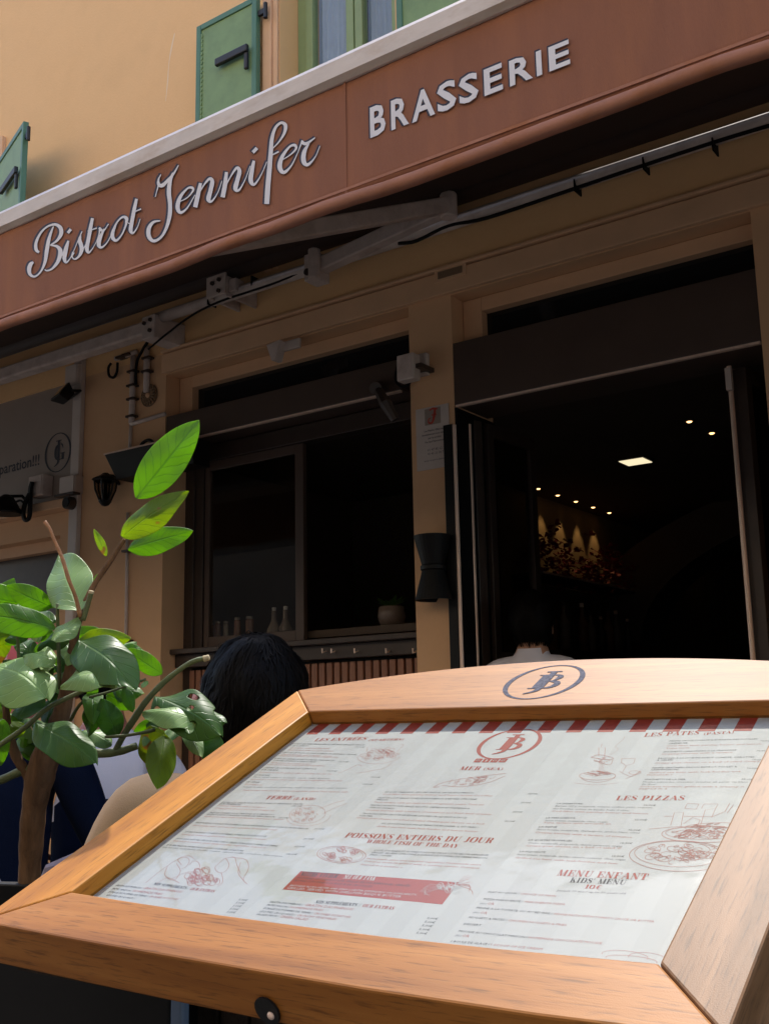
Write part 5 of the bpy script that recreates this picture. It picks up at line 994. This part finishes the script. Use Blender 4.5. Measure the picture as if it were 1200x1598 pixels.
q.add([(x0, W - .16, zt), (x1, W - .16, zt), (x1, W - .003, zt), (x0, W - .003, zt), (x0 + .06, W - .12, zt - .145), (x1, W - .12, zt - .145), (x1, W - .003, zt - .145), (x0 + .06, W - .003, zt - .145)], [(3, 2, 1, 0), (4, 5, 6, 7), (0, 1, 5, 4), (1, 2, 6, 5), (2, 3, 7, 6), (3, 0, 4, 7)])
part('body', M_black, r, q, bevel=.004); part('front_lip', M_chrome, r, MB().box(x0, x1, W - .165, W - .1605, zt - .004, zt + .004)); q = MB(); c = atY(230, 694, W - .1)
q.tube([c + Vector((.055 * math.cos(t), 0, .045 * math.sin(t) - .02)) for t in [math.pi * k / 10 for k in range(11)]], .010, 6); part('hoop', M_black, r, q, smooth=True)
q = MB(); c = atY(232, 617, W - .012); rr = .062
for k in range(16):
    t = 2 * math.pi * k / 16; d = Vector((math.cos(t), 0, math.sin(t))); s = Vector((-math.sin(t), 0, math.cos(t)))
    q.tube([c + d * rr * .25, c + d * rr * .62, c + d * rr * .95], [.004, .009, .004], 6)
r = thing('wall_rosette', 'small moulded rosette ornament on the wall below the conduit', 'ornament', c); part('petals', M_relief, r, q); part('boss', M_trim, r, MB().ball(c, .016)); q = MB(); q.tube([c + Vector((rr * math.cos(t), .006, rr * math.sin(t))) for t in [math.pi * 2 * k / 24 for k in range(25)]], .004, 6); part('rim', M_relief, r, q)
r = thing('conduit', 'pale electrical conduit with clamps running down the left wall', 'conduit', atY(207, 600, W))
def pipe(P, rad, m=M_arm, nm='pipe'): part(nm, m, r, MB().tube([atY(x, y, W - rad - .004) for x, y in P], rad, 8), smooth=True)
pipe([(209, 556), (206, 660)], .018); pipe([(230, 540), (229, 612)], .018); pipe([(181, 560), (214, 549)], .014); pipe([(205, 662), (258, 646)], .012); pipe([(205, 662), (202, 716)], .010); pipe([(200, 800), (196, 1060)], .009)
for x, y in ((208, 580), (207, 602), (207, 623), (206, 650), (231, 559), (230, 580), (190, 558), (200, 554), (200, 860), (198, 1000)):
    p = atY(x, y, W - .025); part('clamp', M_dark, r, MB().box(p.x - .03, p.x + .03, W - .046, W - .002, p.z - .006, p.z + .006))
r = thing('cable_loop', 'black cable loop hanging beside the conduit clamps', 'cable', atY(176, 580, W))
q = MB(); q.tube(catmull([tuple(atY(x, y, W - .04)) for x, y in ((232, 532), (222, 548), (214, 566), (212, 600))], 5), .009, 6); part('drop', M_cable, r, q, smooth=True); q = MB(); q.tube(catmull([tuple(atY(x, y, W - .03)) for x, y in ((184, 566), (183, 580), (178, 589), (171, 586), (170, 574), (174, 567))], 5), .008, 6); part('loop', M_cable, r, q, smooth=True)
def floodlight(px, py, label, s, m, col, yaw=0, bracket=True, y=W - .12):
    c = atY(px, py, y); r = thing('floodlight', label, 'floodlight', c); M = Matrix.Translation(c) @ Matrix.Rotation(R_(yaw), 4, 'Z') @ Matrix.Rotation(R_(-35), 4, 'X')
    q = MB(); q.add([M @ Vector(v) * 1 for v in ((-s, -.03, -s * .6), (s, -.03, -s * .6), (s, -.03, s * .6), (-s, -.03, s * .6), (-s * .6, .04, -s * .35), (s * .6, .04, -s * .35), (s * .6, .04, s * .35), (-s * .6, .04, s * .35))], [(0, 1, 2, 3), (7, 6, 5, 4), (1, 0, 4, 5), (2, 1, 5, 6), (3, 2, 6, 7), (0, 3, 7, 4)])
    part('housing', m, r, q, bevel=.006); part('glass', M_tglass, r, MB().box(-s * .85, s * .85, -.034, -.031, -s * .5, s * .5, M)); q = MB()
    q.tube([M @ Vector((-s * 1.05, 0, 0)), M @ Vector((-s * 1.05, .05, .05)), M @ Vector((s * 1.05, .05, .05)), M @ Vector((s * 1.05, 0, 0))], .008, 6); part('yoke', m, r, q); return r
floodlight(100, 616, 'black floodlight on the cream sign board', .085, M_black, 0, -20)
r = thing('floodlight', 'small grey spotlight clamped under the lintel over the left window', 'floodlight', atY(434, 548, W - .05)); c = atY(432, 548, W - .07)
q = MB(); q.add([c + Vector(v) for v in ((-.045, -.03, .035), (.045, -.03, .045), (.012, -.03, -.055), (-.012, -.03, -.055), (-.045, .03, .035), (.045, .03, .045), (.012, .03, -.055), (-.012, .03, -.055))], [(3, 2, 1, 0), (4, 5, 6, 7), (0, 1, 5, 4), (1, 2, 6, 5), (2, 3, 7, 6), (3, 0, 4, 7)]); part('housing', M_arm, r, q, bevel=.005)
q = MB(); q.box(c.x + .01, c.x + .13, c.y + .02, W - .03, c.z + .0, c.z + .05); part('mounting_arm', M_arm, r, q, bevel=.005)
c = atY(703, 426, W - .03); r = thing('wall_plaque', 'small embossed oblong plaque on the lintel moulding above the pillar', 'plaque', c)
q = MB(); q.box(c.x - .085, c.x + .085, W - .036, W - .029, c.z - .03, c.z + .03); part('plate', M_trim, r, q, bevel=.003); q = MB(); q.box(c.x - .065, c.x + .065, W - .039, W - .0362, c.z - .017, c.z + .017); part('raised_field', M_relief, r, q, bevel=.003)
for nm, x0, y0, x1, y1, lab in (('junction_box', 624, 558, 651, 592, 'pale plastic sensor box in front of the pillar edge'), ('junction_box', 653, 556, 671, 586, 'narrow pale junction box on the pillar beside the sensor box')):
    yy = W - .10 if x0 < 640 else W - .004; a, b = atY(x0, y0, yy), atY(x1, y1, yy); r = thing(nm, lab, 'junction box', (a.x, yy, b.z))
    part('casing', M_whitebox, r, MB().box(a.x, b.x, yy - .03, W - .002 if x0 > 640 else yy + .03, b.z, a.z), bevel=.006); part('cover_plate', M_arm, r, MB().box(a.x + .008, b.x - .008, yy - .033, yy - .0302, b.z + .008, a.z - .008))
    if x0 < 640: part('bracket', M_dark, r, MB().box(b.x - .02, b.x + .03, yy - .01, W - .002, (a.z + b.z) / 2 - .01, (a.z + b.z) / 2 + .01))
r = thing('cable_loop', 'thin black cable drooping below the pale sensor box', 'cable', atY(620, 600, W)); q = MB(); q.tube(catmull([tuple(atY(x, y, W - .03)) for x, y in ((624, 562), (619, 575), (617, 592), (624, 602), (636, 602), (643, 590))], 5), .006, 6); part('drop', M_cable, r, q, smooth=True)
c = atY(600, 632, W - .06); r = thing('awning_crank', 'dark metal lever hanging from the shutter box near the pillar', 'lever', c); part('lever', M_dark, r, MB().tube([atY(588, 605, W - .05), atY(602, 630, W - .09), atY(617, 655, W - .06)], [.02, .03, .022], 8)); part('pivot', M_dark, r, MB().tube([atY(586, 606, W - .08), atY(586, 606, W + .004)], .03, 10))
a, b = atY(649, 640, W - .003), atY(697, 728, W - .003); r = thing('wall_notice', 'pale printed notice with red initial on the pillar beside the door', 'notice', (a.x, W, b.z))
part('sheet', M_notice, r, MB().box(a.x, b.x + .02, W - .006, W - .002, b.z, a.z)); part('logo_panel', M_sign, r, MB().box(a.x + .05, a.x + .135, W - .0072, W - .0062, a.z - .085, a.z - .008))
q = MB(); cx, cz = a.x + .095, a.z - .045
for P in ([(-.018, .028, .006), (.0, .034, .009), (.026, .028, .006)], [(.012, .030, .010), (.008, .004, .014), (-.004, -.030, .010), (-.022, -.030, .008), (-.024, -.014, .006), (-.012, -.008, .004)], [(-.008, .004, .005), (.02, .004, .005)]):
    L = ribbon2d(P, 0, True, 5); q.add([(cx + v[0], W - .0085, cz + v[1]) for lr in L for v in lr], [(2 * k, 2 * k + 1, 2 * k + 3, 2 * k + 2) for k in range(len(L) - 1)])
part('initial', M_red, r, q); itm = []
for i, (t, wd, dx) in enumerate((('Les Plaisirs, Gîtes sont', .11, .025), ('immédiatement sous alarme', .13, .012), ('par la société', .07, .045), ('Pas Seul Rencontres', .10, .028), ('01 47 85 62 30', .10, .04), ('06 45 23 58 71', .09, .04), ('www.reception-alarme.fr', .12, .02))):
    zz = a.z - .115 - .0175 * i - (.022 if i > 3 else 0) - (.012 if i > 5 else 0); itm.append((t, Matrix(((1, 0, 0, a.x + .02 + dx), (0, 0, -1, W - .0066), (0, 1, 0, zz), (0, 0, 0, 1))), wd, None, 0, .012 if i < 4 else 0))
part('print', M_ink, r, text_mesh(itm))
c = (atY(650, 838, W - .07) + atY(703, 936, W - .07)) / 2; r = thing('wall_sconce', 'black hourglass wall sconce on the pillar next to the door', 'sconce', c)
hgt = .142; part('upper_shade', M_black, r, MB().lathe([(.05, .012), (.084, hgt), (.078, hgt), (.044, .02)], c, 28), smooth=False); part('lower_shade', M_black, r, MB().lathe([(.044, -.02), (.078, -hgt), (.084, -hgt), (.05, -.012)], c, 28)); part('collar', M_black, r, MB().lathe([(.05, -.013), (.057, -.008), (.057, .008), (.05, .013)], c, 28)); part('back_plate', M_black, r, MB().box(c.x - .03, c.x + .03, c.y + .03, W - .002, c.z - .06, c.z + .06))
# bits on the neighbouring shop
for x0, y0, x1, y1, m, lab in ((103, 572, 121, 598, M_whitebox, 'pale connection box above the floodlight on the sign'), (94, 745, 117, 768, M_whitebox, 'pale cubic box under the monogram beside the white strip'), (46, 744, 66, 772, M_arm, 'grey weatherproof box with cables under the sign lettering')):
    a, b = atY(x0, y0, W - .06), atY(x1, y1, W - .06); r = thing('junction_box', lab, 'junction box', (a.x, W, b.z)); part('casing', m, r, MB().box(a.x, b.x, W - .06, W + .018, b.z, a.z), bevel=.006); part('lid', m, r, MB().box(a.x + .006, b.x - .006, W - .066, W - .0605, b.z + .006, a.z - .006), bevel=.002)
r = thing('outdoor_speaker', 'small dark round speaker below the pale cubic box', 'speaker', atY(105, 783, W)); c = atY(104, 784, W - .08); part('shell', M_dark, r, MB().tube([c, c + Vector((.0, .075, 0))], .038, 18)); part('grille', M_black, r, MB().tube([c + Vector((0, -.006, 0)), c - Vector((0, .0, 0))], .030, 18)); part('bracket', M_dark, r, MB().box(c.x - .11, c.x + .06, W - .08, W - .03, c.z + .045, c.z + .058))
r = thing('shop_lamp', 'black bell shaped lamp at the far left edge under the sign', 'lamp', atY(12, 792, W)); c = atY(10, 790, W - .14); part('shade', M_black, r, MB().lathe([(.095, -.05), (.10, -.04), (.075, .0), (.045, .05), (.02, .07), (.004, .072)], c, 20)); part('arm', M_black, r, MB().tube([c + Vector((0, 0, .06)), c + Vector((.04, .08, .07)), c + Vector((.1, .12, .0))], .010, 8))
r = thing('cable_bundle', 'coiled black cable hanging under the sign lettering', 'cable', atY(42, 790, W)); q = MB()
for k in range(3): q.tube(catmull([tuple(atY(x + k, y, W - .07 - .012 * k)) for x, y in ((50, 752), (47, 765), (47, 790), (45, 808), (39, 812), (36, 800), (39, 785), (46, 770))], 5), .010, 6)
part('coil', M_cable, r, q, smooth=True); q = MB(); q.tube(catmull([tuple(atY(x, y, W - .06)) for x, y in ((20, 786), (32, 781), (40, 786), (48, 780))], 5), .007, 6); part('tail', M_cable, r, q, smooth=True)
# ------------------------------------------------------------------ inside the restaurant
for i in range(5):
    y = 6.955 + .316 * i; c = Vector((-3.53, y, CZ - .004)); r = thing('ceiling_spotlight', ['nearest', 'second', 'middle', 'fourth', 'farthest'][i] + ' warm ceiling spot of the row over the bar wall, counted from the door', 'spotlight', c, 'warm ceiling spots in a row over the bar wall')
    part('ring', M_dark, r, MB().lathe([(.017, -.004), (.03, -.006), (.03, .003), (.017, .003)], c, 16)); part('bulb', M_warm, r, MB().lathe([(.001, -.011), (.011, -.009), (.016, -.004), (.016, 0), (.001, 0)], c, 12))
    if i:
        L = bpy.data.lights.new('spot_beam', 'SPOT'); L.energy = .8; L.spot_size = R_(52); L.spot_blend = .35; L.color = (1, .62, .25); L.shadow_soft_size = .02
        o = bpy.data.objects.new('spot_beam', L); COL.objects.link(o); o.parent = r; o.matrix_parent_inverse = wm(r).inverted(); o.location = c + Vector((-.06, 0, -.012)); o.rotation_euler = (Vector((.10, 0, 1))).to_track_quat('Z', 'Y').to_euler()
for (px, py), lab in (((1075, 657), 'lone warm ceiling spot high on the right, nearer of the pair'), ((1110, 675), 'lone warm ceiling spot at the right door post, lower of the pair'), ((1115, 850), 'faint warm spot deep in the room beside the right door post')):
    c = atZ(px, py, CZ - .004); r = thing('ceiling_spotlight', lab, 'spotlight', c); part('ring', M_dark, r, MB().lathe([(.017, -.004), (.03, -.006), (.03, .003), (.017, .003)], c, 16)); part('bulb', M_warm, r, MB().lathe([(.001, -.011), (.011, -.009), (.016, -.004), (.016, 0), (.001, 0)], c, 12))
c = atZ(991, 718, CZ - .002); r = thing('ceiling_panel_light', 'square glowing panel light in the dim ceiling', 'ceiling light', c); part('frame', M_dark, r, MB().box(c.x - .095, c.x + .095, c.y - .095, c.y + .095, CZ - .012, CZ - .001)); part('diffuser', M_panel, r, MB().box(c.x - .082, c.x + .082, c.y - .082, c.y + .082, CZ - .016, CZ - .0125))
r = thing('bar_shelf', 'dark bar shelf with a thin gilded edge below the red flowers', 'shelf', (-3.5, 7.4, .9)); q = MB(); part('board', M_dark, r, MB().box(-3.675, -3.42, 6.75, 8.5, .945, .975)); part('gilded_edge', M_chrome, r, MB().box(-3.418, -3.412, 6.75, 8.5, .958, .972)); part('back_board', M_int, r, MB().box(-3.675, -3.66, 6.75, 8.5, GZ, .94)); part('counter', M_dark, r, MB().box(-3.655, -3.30, 6.75, 8.5, GZ, .42))
rb = random.Random(5)
bp_ = [(.032, 0), (.032, .17), (.012, .22), (.011, .28), (.001, .28)]
def bottle(label, c, s=1., m=M_bottle, grp=None):
    r = thing('bottle', label, 'bottle', c, grp); part('body', m, r, MB().lathe([(a * s, b * s) for a, b in bp_], c, 12), smooth=True); part('cap', M_chrome if rb.random() < .4 else M_dark, r, MB().lathe([(.0125 * s, .262 * s), (.0125 * s, .286 * s), (.001, .286 * s)], c, 10)); return r
for i in range(9): bottle(['first', 'second', 'third', 'fourth', 'fifth', 'sixth', 'seventh', 'eighth', 'ninth'][i] + ' bottle from the doorway in the dim row under the gilded shelf', Vector((-3.48 + .05 * rb.random(), 6.9 + .17 * i, .421)), 1.05 + .3 * rb.random(), [M_bottle, M_clay, M_dark][i % 3], 'bottles in a row on the dim bar')
q = MB(); rf = random.Random(11)
for k in range(260):
    t = rf.random(); y = 6.75 + 1.75 * t; c = Vector((-3.52 + rf.gauss(0, .07), y, 1.08 + rf.gauss(0, .09) + .06 * math.sin(t * 9))); 
    for j in range(4):
        a = rf.random() * 6.28; d = Vector((math.cos(a), math.sin(a), rf.uniform(-.6, .9))).normalized(); s = d.cross(Vector((rf.random(), rf.random(), 1))).normalized(); l = rf.uniform(.02, .045)
        q.add([c, c + d * l + s * l * .5, c + d * l * 1.5, c + d * l - s * l * .5], [(0, 1, 2, 3)])
o = tag(q.build('flower_garland', M_flower), 'red flower garland along the bar wall under the ceiling spots', 'flowers', kind='stuff')
for i, (px, hgt, wd, m, nm, lab) in enumerate(((329, .07, .018, M_bottle, 'small_jar', 'leftmost copper jar behind the service window glass'), (340, .075, .02, M_bottle, 'small_jar', 'second copper jar from the left behind the window glass'), (353, .07, .017, M_clay, 'small_jar', 'slim grey jar third from left behind the window glass'), (371, .085, .019, M_bottle, 'small_jar', 'fourth jar from left behind the window glass'), (390, .085, .022, M_bottle, 'small_jar', 'copper jar just left of the two flasks behind the glass'))):
    c = atY(px, 985, W + .28); c = Vector((c.x, c.y, SILL + .058)); r = thing(nm, lab, 'jar', c); part('body', m, r, MB().lathe([(wd, 0), (wd, hgt), (wd * .8, hgt + .006), (.001, hgt + .006)], c, 14), smooth=False); part('lid', M_clay, r, MB().lathe([(wd * .9, hgt + .007), (wd * .9, hgt + .02), (.001, hgt + .02)], c, 14))
for px, lab in ((428, 'left dusty flask with a narrow neck behind the window glass'), (446, 'right dusty flask with a narrow neck behind the window glass')):
    c = atY(px, 985, W + .28); c = Vector((c.x, c.y, SILL + .058)); r = thing('glass_flask', lab, 'flask', c); part('body', M_clay, r, MB().lathe([(.038, 0), (.040, .02), (.02, .06), (.014, .075), (.014, .12), (.017, .122), (.001, .123)], c, 16), smooth=True); part('stopper', M_whitebox, r, MB().lathe([(.010, .1235), (.012, .14), (.001, .142)], c, 10))
part('inner_shelf', M_int, house, MB().box(XL + .14, PL - .005, W + .24, W + .62, SILL + .02, SILL + .0565))
c = atY(612, 988, W + .40); c = Vector((c.x, c.y, SILL + .058)); r = thing('ceramic_pot', 'dim brown pot with small green plant inside the open window', 'pot', c); part('body', M_clay, r, MB().lathe([(.055, 0), (.072, .05), (.066, .10), (.06, .105), (.001, .10)], c, 18), smooth=True)
q = MB(); 
for k in range(26):
    a = rf.random() * 6.28; d = Vector((math.cos(a), math.sin(a), rf.uniform(.1, .6))); s = d.cross(Vector((0, 0, 1))).normalized(); p0 = c + Vector((0, 0, .105)); q.add([p0, p0 + d * .05 + s * .012, p0 + d * .09, p0 + d * .05 - s * .012], [(0, 1, 2, 3)])
part('foliage', M_leafD, r, q)
